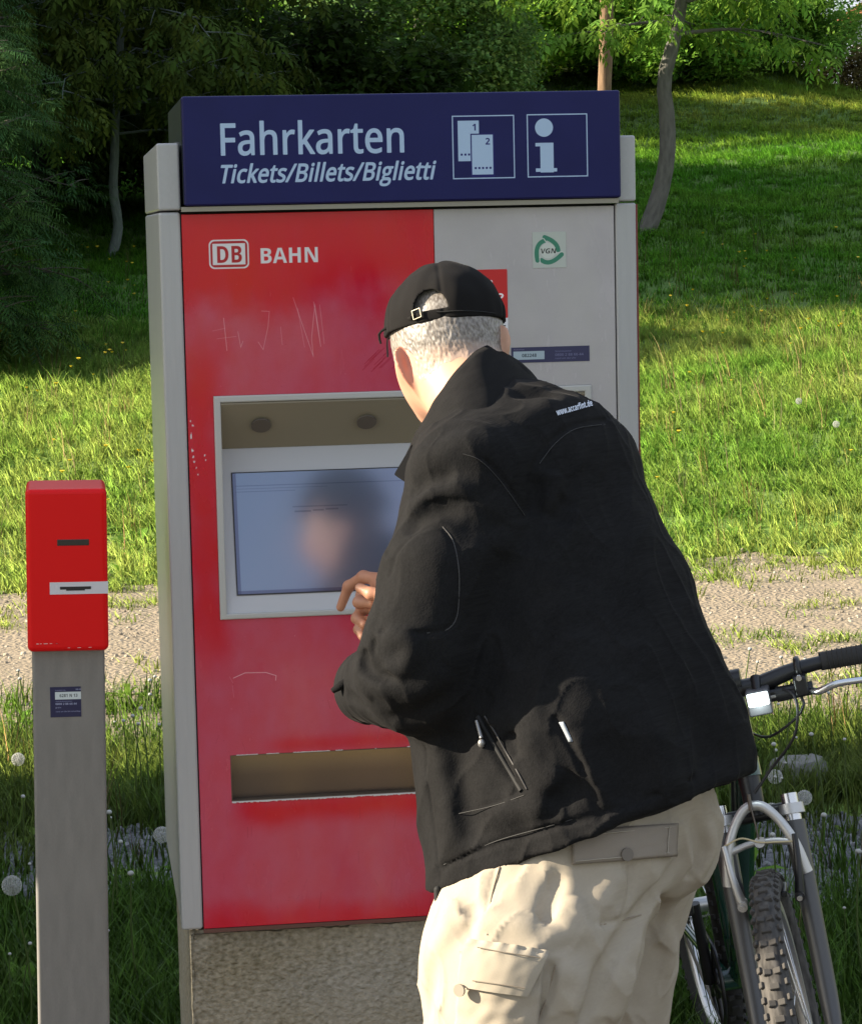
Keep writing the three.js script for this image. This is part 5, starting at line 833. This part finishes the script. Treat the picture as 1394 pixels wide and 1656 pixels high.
  // peak of the cap, button, strap tail and buckle
  { const pos = [], idx = [], n = 16, m = 6; for (let j = 0; j <= m; j++) for (let i = 0; i <= n; i++) { const a = lerp(-1.05, 1.05, i / n), r = j / m, l = Math.sin(a) * lerp(0.082, 0.088, r), f = Math.cos(a) * 0.1 + r * 0.068 * Math.cos(a * 0.75), u = 0.03 + 0.018 * (1 - (a / 1.05) ** 2) * 0.9 - r * 0.012 - 0.012 * (a / 1.05) ** 2; const p = K(l, u, f); pos.push(p.x, p.y, p.z); }
    for (let j = 0; j < m; j++) for (let i = 0; i < n; i++) { const a = j * (n + 1) + i, b = a + n + 1; idx.push(a, b, a + 1, b, b + 1, a + 1); }
    const g = new THREE.BufferGeometry(); g.setAttribute('position', new THREE.Float32BufferAttribute(pos, 3)); g.setIndex(idx); g.computeVertexNormals(); const lo = g.clone(); { const P = lo.attributes.position; for (let i = 0; i < P.count; i++) P.setXYZ(i, P.getX(i) - hu.x * 0.004, P.getY(i) - hu.y * 0.004, P.getZ(i) - hu.z * 0.004); lo.computeVertexNormals(); }
    add('peak', join(g, lo), fabric, undefined, cap); }
  const shift = (g) => g.translate(-O.x, -O.y, -O.z);
  part(cap, 'strap_end', shift(taperTube([onto(capF, 668, 514).addScaledVector(camF, -0.002), at(640, 524, 3.665), at(622, 532, 3.68), at(613, 541, 3.69), at(616, 556, 3.69)], [0.004, 0.0042, 0.0032, 0.0022, 0.0016], 6, 16)), fabric);
  part(cap, 'rim_seam', shift(threadG(capF, [[706, 505], [740, 503], [775, 504], [800, 507]], 0.0009)), std(lin(0.006, 0.006, 0.006), 0.9));
  part(cap, 'button', shift(new THREE.SphereGeometry(0.0085, 12, 8).translate(...H(0, 0.0965, 0).toArray())), fabric);
  { const p = onto(capF, 675, 508); if (p) { const n = gradAt(capF, p), q = new THREE.Quaternion().setFromRotationMatrix(new THREE.Matrix4().lookAt(p.clone().add(n), p, hu)); const g = join(rboxG(-0.0075, 0.0075, 0.0055, 0.0072, -0.001, 0.0015, 0.0006), rboxG(-0.0075, 0.0075, -0.0072, -0.0055, -0.001, 0.0015, 0.0008), rboxG(-0.0075, -0.0058, -0.0065, 0.0065, -0.001, 0.0015, 0.0006), rboxG(0.0058, 0.0075, -0.0065, 0.0065, -0.001, 0.0015, 0.0006)).applyQuaternion(q).translate(p.x + n.x * 0.001, p.y + n.y * 0.001, p.z + n.z * 0.001); part(cap, 'buckle', shift(g), std(lin(0.2, 0.18, 0.14), 0.4, { metalness: 0.8 })); } }
  // --- short grey hair
  const hairF = (x, y, z) => {
    let d = smin(skull(x, y, z), neckF(x, y, z), 0.035); if (Math.abs(d) > 0.03) return d;
    const [l, u, f] = headN(x, y, z), n = noise(l * 420, u * 160, f * 420) * 0.0008 + noise(l * 190, u * 70, f * 190) * 0.0006;
    const line = u + 0.083 + 0.35 * Math.abs(l) + 0.006 * noise(l * 60, u * 60, f * 60) + 0.1 * Math.max(0, -l) ;
    { const ru = u + 0.007 - 0.30 * (f + 0.04) + 0.02 * Math.abs(l), under = sstep(0.0, 0.01, ru); d -= (0.0035 * sstep(-0.004, 0.035, line) + n * sstep(-0.004, 0.02, line)) * (1 - 0.9 * under); }
    d = smax(d, -line, 0.004); d = smax(d, f - 0.035 - u * 0.2, 0.004);
    const ex = x - earC.x, ey = y - earC.y, ez = z - earC.z, er = Math.hypot(ex, ey, ez); d = smax(d, 0.027 - er, 0.004); if (l > 0.03) d = smax(d, f - 0.012, 0.004);
    return d;
  };
  const hairTone = (x, y, z) => { const [l, u, f] = headN(x, y, z), n = noise(l * 520, u * 170, f * 520), m = fbm(l * 40, u * 40, f * 40), k = clamp(0.42 + n * 0.9 + m * 0.5, 0, 1), s = sstep(-0.075, -0.05, u); const g = [lerp(0.1, 0.36, k), lerp(0.082, 0.33, k), lerp(0.066, 0.3, k)]; return [lerp(0.42, g[0], s), lerp(0.3, g[1], s), lerp(0.23, g[2], s)]; };
  add('hair', meshField(hairF, ...bounds(boxOf(H, 0.09, [-0.13, 0.1], [-0.11, 0.06]), 0.012), 0.0022, hairTone), phys(0xffffff, 0.42, { vertexColors: true, specularIntensity: 1 }));

  // --- jacket
  const hemA = at(712, 1440, 3.36), hemB = at(1212, 1246, 3.6), hemC = at(960, 1352, 3.2), hemN = hemB.clone().sub(hemA).cross(hemC.clone().sub(hemA)).normalize(); if (hemN.y < 0) hemN.negate();
  const hemCut = (x, y, z) => -((x - hemA.x) * hemN.x + (y - hemA.y) * hemN.y + (z - hemA.z) * hemN.z);
  const bodyL = camR.clone().multiplyScalar(-0.72).addScaledVector(camF, -0.69).normalize();                       // his left: the jacket is wide across and flat front to back
  const flat = (a, b, ra, rb) => {
    const ax = b.clone().sub(a), L2 = ax.lengthSq(), un = ax.clone().normalize(), X = bodyL.clone().addScaledVector(un, -bodyL.dot(un)).normalize(), Y = un.clone().cross(X), kx = 1 / 1.07, ky = 1 / 0.85;
    return (x, y, z) => { const px = x - a.x, py = y - a.y, pz = z - a.z, t = Math.min(1, Math.max(0, (px * ax.x + py * ax.y + pz * ax.z) / L2)), qx = px - ax.x * t, qy = py - ax.y * t, qz = pz - ax.z * t, u = qx * X.x + qy * X.y + qz * X.z, v = qx * Y.x + qy * Y.y + qz * Y.z, w = qx * un.x + qy * un.y + qz * un.z; return (Math.sqrt(Math.pow(Math.pow(Math.abs(u * kx), 2.9) + Math.pow(Math.abs(v * ky), 2.9), 2 / 2.9) + w * w) - (ra + (rb - ra) * t)) * 0.86; };
  };
  const torso = blend(0.055, cone(at(772, 768, 3.49), at(922, 752, 3.67), 0.083, 0.088), flat(chest, mid, 0.138, 0.16), flat(mid, low, 0.16, 0.179), flat(low, at(992, 1400, 3.45), 0.179, 0.192), cone(at(835, 692, 3.585), at(865, 735, 3.57), 0.052, 0.09));
  const frontDrop = cone(at(790, 1000, 3.5), at(812, 1420, 3.42), 0.1, 0.088);
  const armL = blend(0.035, cone(shL, elL, 0.082, 0.069), cone(elL, wrL, 0.068, 0.05), cone(at(702, 930, 3.36), at(678, 1040, 3.34), 0.062, 0.06));
  const fd = wrL.clone().sub(elL).normalize(), cuffEnd = wrL.clone().addScaledVector(fd, 0.01), cuffCut = (x, y, z) => (x - cuffEnd.x) * fd.x + (y - cuffEnd.y) * fd.y + (z - cuffEnd.z) * fd.z;
  const armR = blend(0.03, cone(shR, elR, 0.076, 0.066), cone(elR, wrR, 0.064, 0.046)), hdR = wrR.clone().sub(elR).normalize(), cuffR = (x, y, z) => (x - wrR.x) * hdR.x + (y - wrR.y) * hdR.y + (z - wrR.z) * hdR.z;
  const base0 = (x, y, z) => {
    let t = smax(smin(torso(x, y, z), frontDrop(x, y, z), 0.09), hemCut(x, y, z), 0.008);
    const a = smax(armL(x, y, z), cuffCut(x, y, z), 0.006), b = smax(armR(x, y, z), cuffR(x, y, z), 0.006);
    return smin(smin(t, a, 0.028), b, 0.03);
  };
  const R = 0.0042, folds = [
    // seams
    [[[742, 728], [768, 735], [800, 760], [828, 796], [852, 828]], -0.004, R], [[[1008, 680], [965, 682], [925, 690], [892, 713], [868, 745], [858, 778]], -0.0035, R],
    [[[629, 931], [645, 888], [677, 859], [712, 851], [731, 872], [741, 915], [742, 958], [737, 1001], [723, 1018], [688, 1024], [645, 1025], [618, 1021]], -0.0035, R],
    [[[694, 814], [728, 810], [763, 811]], -0.003, R], [[[898, 1163], [930, 1216], [952, 1268], [972, 1322]], -0.005, R * 1.2],
    [[[768, 1152], [806, 1216], [845, 1282]], -0.006, 0.008], [[[716, 1404], [800, 1366], [890, 1340], [972, 1316], [1050, 1290], [1120, 1258]], -0.005, R * 1.1], [[[845, 1282], [800, 1300], [740, 1312]], -0.0022, R],
    // sleeve folds
    [[[655, 762], [700, 735], [750, 720], [800, 722]], 0.008, 0.02], [[[660, 800], [700, 780], [740, 772]], -0.010, 0.014], [[[658, 830], [705, 795], [770, 790]], 0.008, 0.016], [[[655, 865], [690, 830], [750, 822]], -0.009, 0.014],
    [[[790, 800], [820, 850], [800, 900]], 0.008, 0.018], [[[760, 905], [790, 880], [830, 870]], 0.006, 0.016],
    [[[618, 1035], [650, 1033], [664, 1050], [655, 1078], [625, 1085]], 0.010, 0.013], [[[592, 1048], [592, 1072], [610, 1090], [650, 1096]], -0.011, 0.009], [[[606, 1042], [604, 1060], [614, 1076]], -0.007, 0.007], [[[585, 1060], [586, 1090], [612, 1112], [660, 1112]], 0.009, 0.012], [[[575, 1080], [590, 1110], [606, 1132]], 0.006, 0.009], [[[560, 1120], [575, 1135], [600, 1150]], -0.006, 0.010], [[[640, 1130], [690, 1110], [720, 1075]], 0.007, 0.016], [[[620, 1160], [680, 1150], [720, 1120]], -0.006, 0.014],
    // shoulder and back
    [[[835, 690], [880, 660], [925, 642]], 0.007, 0.018], [[[820, 640], [870, 640], [910, 650]], -0.006, 0.014], [[[880, 830], [892, 790], [890, 760]], 0.010, 0.016], [[[862, 835], [868, 800], [860, 765]], -0.009, 0.012], [[[905, 850], [912, 800]], -0.007, 0.013],
    [[[1010, 760], [1035, 900], [1075, 1050]], 0.006, 0.03], [[[940, 860], [960, 1000], [1010, 1150]], -0.007, 0.03], [[[1100, 1120], [1140, 1200], [1160, 1250]], -0.009, 0.028], [[[1040, 1150], [1070, 1230], [1090, 1290]], 0.010, 0.028], [[[980, 1180], [1010, 1260], [1020, 1310]], -0.008, 0.024],
    // side below the arm
    [[[705, 1190], [722, 1290], [735, 1390]], 0.007, 0.02], [[[735, 1180], [750, 1290], [770, 1370]], -0.006, 0.018], [[[690, 1210], [700, 1320], [712, 1420]], -0.003, R], [[[850, 1175], [868, 1230], [850, 1280]], 0.005, 0.018], [[[822, 1180], [845, 1230]], -0.005, 0.014], [[[905, 1240], [880, 1280], [890, 1320]], 0.008, 0.018], [[[870, 1300], [910, 1285], [935, 1250]], -0.008, 0.015], [[[790, 1330], [840, 1310], [890, 1312]], 0.006, 0.016], [[[930, 1180], [945, 1230], [965, 1270]], 0.004, 0.014]];
  const jf = strokes(base0, folds);
  const ridge = (a, p) => Math.pow(1 - Math.min(1, Math.abs(a) * 2.2), p);
  const puff = (x, y, z) => 0.0032 * ridge(noise(x * 7 + 2, y * 5 - x * 4, z * 7), 4) + 0.0022 * ridge(noise(x * 17, y * 11 + z * 6, z * 17 + 4), 4) + 0.002 * noise(x * 9, y * 6, z * 9) + 0.002 * noise(x * 22, y * 17, z * 22) + 0.0005 * noise(x * 70, y * 70, z * 70);
  const jacketF = (x, y, z) => { const d = base0(x, y, z); return Math.abs(d) > 0.04 ? d * 0.9 : d - jf(x, y, z) - puff(x, y, z); };
  const [j0, j1] = bounds([at(560, 560, 3.5), at(1230, 1460, 3.2), at(600, 1180, 3.2), at(1230, 1240, 3.85), wrR, elR, at(900, 900, 3.25), at(1000, 900, 3.85)], 0.03);
  const knit = dataTex(256, (u, v) => { const k = 0.74 + 0.3 * tileNoise(u, v, 50, 3.3) + 0.34 * tileNoise(u, v, 5, 1.3) + (rnd() - 0.5) * 0.3; return [k, k, k]; }, false, [4, 4]);
  const jacketMat = phys(lin(0.0172, 0.0168, 0.017), 0.9, { sheen: 0.08, sheenRoughness: 0.6, sheenColor: lin(0.42, 0.39, 0.37), specularIntensity: 0.12, map: knit, bumpMap: knit, bumpScale: 0.0009 });
  const jacket = add('jacket', meshField(jacketF, j0, j1, 0.0042), jacketMat);
  const jp = (name, g, mat, label) => part(jacket, name, shift(g), mat, label);
  // stand-up collar: a double-walled ring leaning with the neck
  {
    const top = [[806, 563, 3.65], [778, 562, 3.59], [740, 596, 3.545], [706, 642, 3.55], [681, 688, 3.61], [706, 672, 3.735], [785, 608, 3.76], [822, 580, 3.71]], bot = [[872, 636, 3.63], [822, 682, 3.47], [762, 700, 3.43], [708, 735, 3.45], [655, 755, 3.57], [712, 715, 3.77], [815, 660, 3.79], [866, 622, 3.73]];
    const ct = new THREE.CatmullRomCurve3(top.map((p) => at(...p)), true), cb = new THREE.CatmullRomCurve3(bot.map((p) => at(...p)), true), cen = at(765, 650, 3.63), n = 90, m = 14, pos = [], uv = [], idx = [];
    const pt = (u, v, inset) => { const a = ct.getPoint(u), b = cb.getPoint(u), p = a.lerp(b, v), o = p.clone().sub(cen); o.addScaledVector(upV, -o.y * 0.4).normalize(); return p.addScaledVector(o, 0.008 * Math.sin(v * 3.1) + 0.0035 * noise(u * 14, v * 3, 2.2) - inset); };
    for (let j = 0; j <= m * 2; j++) for (let i = 0; i <= n; i++) { const v = j <= m ? 1 - j / m : (j - m) / m, q = pt((i % n) / n, v, j <= m ? 0 : 0.0055); pos.push(q.x, q.y, q.z); uv.push(i / n, v); }
    for (let j = 0; j < m * 2; j++) for (let i = 0; i < n; i++) { const a = j * (n + 1) + i, b = a + n + 1; idx.push(a, b, a + 1, b, b + 1, a + 1); }
    const g = new THREE.BufferGeometry(); g.setAttribute('position', new THREE.Float32BufferAttribute(pos, 3)); g.setAttribute('uv', new THREE.Float32BufferAttribute(uv, 2)); g.setIndex(idx); g.computeVertexNormals();
    const col = jp('collar', g, jacketMat);
    // loose front tip of the open collar
    
    const tipP = [[664, 722, 3.56], [690, 690, 3.62], [680, 795, 3.5], [638, 766, 3.53]].map((p) => at(...p)), tg = new THREE.BufferGeometry(); const out = []; const tn = tipP[2].clone().sub(tipP[0]).cross(tipP[3].clone().sub(tipP[0])).normalize().multiplyScalar(0.003); const up4 = tipP.map((p) => p.clone().add(tn)); const tri = (a, b, c) => out.push(...a.toArray(), ...b.toArray(), ...c.toArray()); tri(tipP[0], tipP[1], tipP[2]); tri(tipP[0], tipP[2], tipP[3]); tri(up4[0], up4[2], up4[1]); tri(up4[0], up4[3], up4[2]); for (let i = 0; i < 4; i++) { const k = (i + 1) % 4; tri(tipP[i], up4[i], up4[k]); tri(tipP[i], up4[k], tipP[k]); }
    tg.setAttribute('position', new THREE.Float32BufferAttribute(out, 3)); tg.computeVertexNormals(); jp('front_flap', tg, jacketMat);
  }
  const seamM = std(lin(0.006, 0.006, 0.006), 0.8), pipe = std(lin(0.04, 0.037, 0.035), 0.6);
  jp('elbow_piping', threadG(jacketF, [[716, 852], [731, 872], [741, 915], [742, 958], [737, 1001], [723, 1018], [690, 1024]], 0.0008), pipe);
  jp('zip', threadG(jacketF, [[772, 1158], [790, 1188], [806, 1216], [826, 1250], [843, 1279]], 0.0034, 0), seamM);
  jp('zip_edge', threadG(jacketF, [[784, 1158], [803, 1188], [820, 1218], [838, 1250], [852, 1276]], 0.0012), pipe);
  { const p = onto(jacketF, 774, 1166), q = onto(jacketF, 783, 1194); if (p && q) { const n = gradAt(jacketF, p).multiplyScalar(0.006); p.add(n); q.add(n.clone().multiplyScalar(1.2)); jp('zip_pull', join(rodG(p, q, 0.0022, 0.0026, 8), new THREE.SphereGeometry(0.0048, 10, 8).scale(1, 1.25, 1).translate(q.x, q.y - 0.007, q.z)), std(lin(0.3, 0.29, 0.28), 0.4, { metalness: 0.7 })); } }
  jp('side_tag', patch(jacketF, [[904, 1168], [911, 1167], [926, 1199], [919, 1200]], 2, 6, 0.0018, 0.002), std(lin(0.3, 0.33, 0.36), 0.4));
  jp('back_lettering', patch(jacketF, [[896, 661], [956, 645], [960, 659], [901, 676]], 24, 8, 0.0009, 0), phys(lin(0.62, 0.66, 0.74), 0.55, { alphaTest: 0.35, side: THREE.DoubleSide, alphaMap: canvasTex(512, 128, (c, w, h) => { c.fillStyle = '#000'; c.fillRect(0, 0, w, h); c.fillStyle = '#fff'; c.strokeStyle = '#fff'; c.lineWidth = 4; text(c, 'www.accarfint.de', 8, 100, 496, 82, 'bold'); }, false) }), 'white web address printed below the collar');
  jp('hem_stitching', join(threadG(jacketF, [[718, 1398], [800, 1361], [890, 1335], [972, 1311]], 0.0007), threadG(jacketF, [[848, 1286], [800, 1303], [742, 1316]], 0.0006), threadG(jacketF, [[1004, 686], [965, 688], [926, 696], [896, 719], [872, 750]], 0.0006), threadG(jacketF, [[748, 734], [772, 742], [800, 768], [826, 802], [848, 834]], 0.0006)), std(lin(0.02, 0.0195, 0.019), 0.7));
  jp('cuff_strap', join(taperTube([at(566, 1098, 3.5), at(552, 1108, 3.5), at(538, 1117, 3.505)], [0.006, 0.0065, 0.004], 6, 8)), jacketMat);
  { const a = at(712, 1428, 3.365), b = at(708, 1446, 3.36); jp('drawcord', join(tubeG([at(718, 1420, 3.37), a, b, at(714, 1452, 3.355), at(724, 1462, 3.35)], 0.0016, 6), new THREE.CapsuleGeometry(0.005, 0.012, 4, 10).translate(...b.toArray()), new THREE.SphereGeometry(0.0042, 8, 6).translate(...at(727, 1464, 3.35).toArray())), seamM); }

  // --- trousers
  const seatC = at(1036, 1338, 3.53);
  const legL = blend(0.06, cone(at(908, 1395, 3.42), at(852, 1560, 3.36), 0.138, 0.122), cone(at(852, 1560, 3.36), kneeL, 0.122, 0.098), cone(kneeL, V(ankL.x, 0.08, ankL.z), 0.098, 0.085));
  const legR = blend(0.06, cone(at(1000, 1390, 3.6), at(955, 1600, 3.63), 0.112, 0.097), cone(at(955, 1600, 3.63), kneeR, 0.097, 0.09), cone(kneeR, V(ankR.x, 0.08, ankR.z), 0.092, 0.085));
  const seat = blend(0.05, cone(at(1000, 1230, 3.5), seatC, 0.112, 0.096), cone(at(930, 1330, 3.44), seatC, 0.126, 0.096));
  const pock = ellip(at(1058, 1540, 3.62), camR, upV, camF, 0.018, 0.055, 0.06);
  const trou0 = (x, y, z) => { let d = smin(smin(legL(x, y, z), seat(x, y, z), 0.04), legR(x, y, z), 0.012); d = smin(d, pock(x, y, z), 0.02); const up = hemCut(x, y, z); if (up < 0.03) d = smax(d, smin(torso(x, y, z), frontDrop(x, y, z), 0.09) + 0.016 - Math.max(0, up + 0.012) * 2.5, 0.006); return smax(d, 0.055 - y, 0.01); };
  const tfolds = [
    [[[1098, 1392], [1040, 1470], [985, 1555], [940, 1650]], -0.013, 0.013], [[[1120, 1320], [1132, 1380], [1110, 1425]], -0.008, 0.012], [[[1140, 1330], [1150, 1372], [1122, 1420]], 0.008, 0.01],
    [[[800, 1405], [790, 1450], [785, 1510]], -0.003, 0.004], [[[880, 1500], [890, 1450], [905, 1410]], -0.008, 0.01], [[[905, 1500], [930, 1480], [925, 1450]], 0.008, 0.012], [[[960, 1470], [985, 1440], [1000, 1405]], 0.007, 0.014], [[[925, 1500], [1000, 1490], [1035, 1480]], -0.004, 0.005], [[[1020, 1400], [1015, 1450], [1005, 1490]], -0.004, 0.006], [[[760, 1500], [810, 1490], [870, 1505]], 0.007, 0.015], [[[870, 1520], [920, 1510], [960, 1500]], 0.006, 0.012],
    [[[735, 1455], [725, 1500], [700, 1545]], 0.007, 0.016], [[[760, 1460], [770, 1490], [740, 1520]], -0.006, 0.012], [[[890, 1550], [885, 1600], [860, 1656]], -0.006, 0.009], [[[900, 1560], [930, 1590], [920, 1640]], 0.006, 0.018], [[[700, 1550], [695, 1600], [690, 1650]], -0.005, 0.012], [[[800, 1620], [790, 1650], [785, 1690]], 0.008, 0.014], [[[830, 1625], [815, 1656], [812, 1700]], -0.008, 0.012],
    [[[1065, 1500], [1082, 1530], [1080, 1580]], 0.006, 0.012], [[[1010, 1560], [1000, 1620], [985, 1656]], 0.005, 0.02], [[[1045, 1440], [1060, 1480], [1050, 1520]], -0.007, 0.014], [[[890, 1348], [1000, 1338], [1095, 1325]], -0.003, 0.005]];
  for (const f of tfolds) { f[1] *= 1.5; }
  const tf = strokes(trou0, tfolds);
  const trouF = (x, y, z) => { const d = trou0(x, y, z); return Math.abs(d) > 0.04 ? d * 0.9 : d - tf(x, y, z) - 0.004 * noise(x * 11, y * 7, z * 11) - 0.0018 * noise(x * 30, y * 22, z * 30) - 0.0055 * ridge(noise(x * 8 + y * 3, y * 4.5 + 7, z * 8), 4) - 0.0028 * ridge(noise(x * 19, y * 13 - x * 9, z * 19 + 3), 4); };
  const trouS = (x, y, z) => trou0(x, y, z) - 0.004 * noise(x * 11, y * 7, z * 11);
  const weave = dataTex(128, (u, v) => { const k = 0.92 + 0.12 * tileNoise(u, v, 30, 3.3) + 0.1 * tileNoise(u, v, 4, 1.3); return [k, k, k]; }, false, [12, 12]);
  const cloth = (r, g, b) => phys(lin(r, g, b), 0.9, { map: weave, bumpMap: weave, bumpScale: 0.0006, specularIntensity: 0.2 });
  const beige = cloth(0.4, 0.345, 0.268), worn = cloth(0.29, 0.247, 0.2), sand = cloth(0.41, 0.355, 0.275);
  const tr = add('trousers', meshField(trouF, ...bounds([at(680, 1300, 3.3), at(1180, 1280, 3.8), at(1050, 1250, 3.3), toeL, V(ankR.x + 0.1, 0.03, ankR.z), V(ankL.x - 0.12, 0.03, ankL.z + 0.12), V(kneeL.x - 0.13, 0.5, kneeL.z + 0.13), seatC, at(1190, 1380, 3.6)], 0.03), 0.0055), beige);
  const tp = (name, g, mat, label) => part(tr, name, shift(g), mat, label);
  tp('pocket_flap', patch(trouS, [[922, 1346], [1089, 1332], [1086, 1384], [925, 1399]], 30, 10, (u, v) => 0.0075 + 0.0015 * noise(u * 9, v * 5, 1)), worn, 'greyish brown rear pocket flap');
  { const p = onto(trouS, 1008, 1381), n = p && gradAt(trouS, p); if (p) tp('button', new THREE.CylinderGeometry(0.0085, 0.0085, 0.003, 18).applyQuaternion(new THREE.Quaternion().setFromUnitVectors(upV, n)).translate(p.x + n.x * 0.0095, p.y + n.y * 0.0095, p.z + n.z * 0.0095), std(lin(0.15, 0.125, 0.1), 0.5)); }
  tp('cargo_pocket', patch(trouS, [[752, 1540], [878, 1552], [862, 1720], [738, 1720]], 22, 26, (u, v) => 0.011 + 0.006 * Math.sin(u * 3.1) + 0.003 * noise(u * 6, v * 8, 4)), beige);
  tp('cargo_flap', patch(trouS, [[766, 1522], [884, 1540], [852, 1606], [756, 1592]], 26, 14, (u, v) => 0.021 + 0.004 * Math.sin(u * 3.1) + 0.0012 * noise(u * 7, v * 3, 7) + (v < 0.3 ? 0.0022 * Math.sin(u * 34) * (0.3 - v) / 0.3 : 0) - (v < 0.12 ? 0.006 : 0), 0.0), sand, 'buttoned flap of the thigh pocket');
  { const p = onto(trouS, 762, 1597), n = p && gradAt(trouS, p); if (p) tp('button', new THREE.CylinderGeometry(0.008, 0.008, 0.003, 18).applyQuaternion(new THREE.Quaternion().setFromUnitVectors(upV, n)).translate(p.x + n.x * 0.026, p.y + n.y * 0.026, p.z + n.z * 0.026), std(lin(0.25, 0.21, 0.16), 0.5)); }
  tp('flap_stitching', join(threadG((x, y, z) => trouS(x, y, z) - 0.0085, [[927, 1352], [1005, 1345], [1084, 1338]], 0.0007), threadG((x, y, z) => trouS(x, y, z) - 0.0085, [[930, 1393], [1005, 1386], [1081, 1379]], 0.0007), threadG((x, y, z) => trouS(x, y, z) - 0.0085, [[1082, 1338], [1080, 1358], [1079, 1380]], 0.0007)), cloth(0.42, 0.37, 0.3));
  tp('flap_stitching', join(threadG((x, y, z) => trouS(x, y, z) - 0.026, [[772, 1532], [820, 1541], [874, 1549]], 0.0007), threadG((x, y, z) => trouS(x, y, z) - 0.026, [[764, 1586], [808, 1592], [849, 1598]], 0.0007)), cloth(0.25, 0.21, 0.16));
  tp('seam', join(threadG(trouF, [[808, 1402], [795, 1450], [788, 1512]], 0.0011), threadG(trouF, [[925, 1500], [980, 1494], [1036, 1480]], 0.0009), threadG(trouF, [[898, 1560], [885, 1610], [868, 1656]], 0.001)), cloth(0.33, 0.27, 0.2));
  // --- shoes
  for (const [a, t] of [[ankL, toeL], [ankR, toeR]]) {
    const dir = t.clone().sub(a).setY(0).normalize(), heel = a.clone().addScaledVector(dir, -0.055).setY(0.06), ball = a.clone().addScaledVector(dir, 0.12).setY(0.05), tip = a.clone().addScaledVector(dir, 0.2).setY(0.045);
    const sh = (() => { const f = blend(0.04, chain([heel, ball, tip], [0.04, 0.045, 0.036], 0.03), cone(a.clone().setY(0.12), a.clone().setY(0.06), 0.05, 0.05)); return (x, y, z) => smax(f(x, y, z), 0.018 - y, 0.006); })();
    const s = add('shoe', meshField(sh, ...bounds([heel, tip, a], 0.07), 0.007), std(lin(0.06, 0.045, 0.035), 0.6));
    part(s, 'sole', shift(rboxG(-0.046, 0.046, 0, 0.024, -0.04, 0.285, 0.01).applyQuaternion(new THREE.Quaternion().setFromUnitVectors(V(0, 0, 1), dir)).translate(heel.x, 0.016, heel.z)), std(lin(0.02, 0.02, 0.02), 0.8));
  }
}

renderer.render(scene, camera);
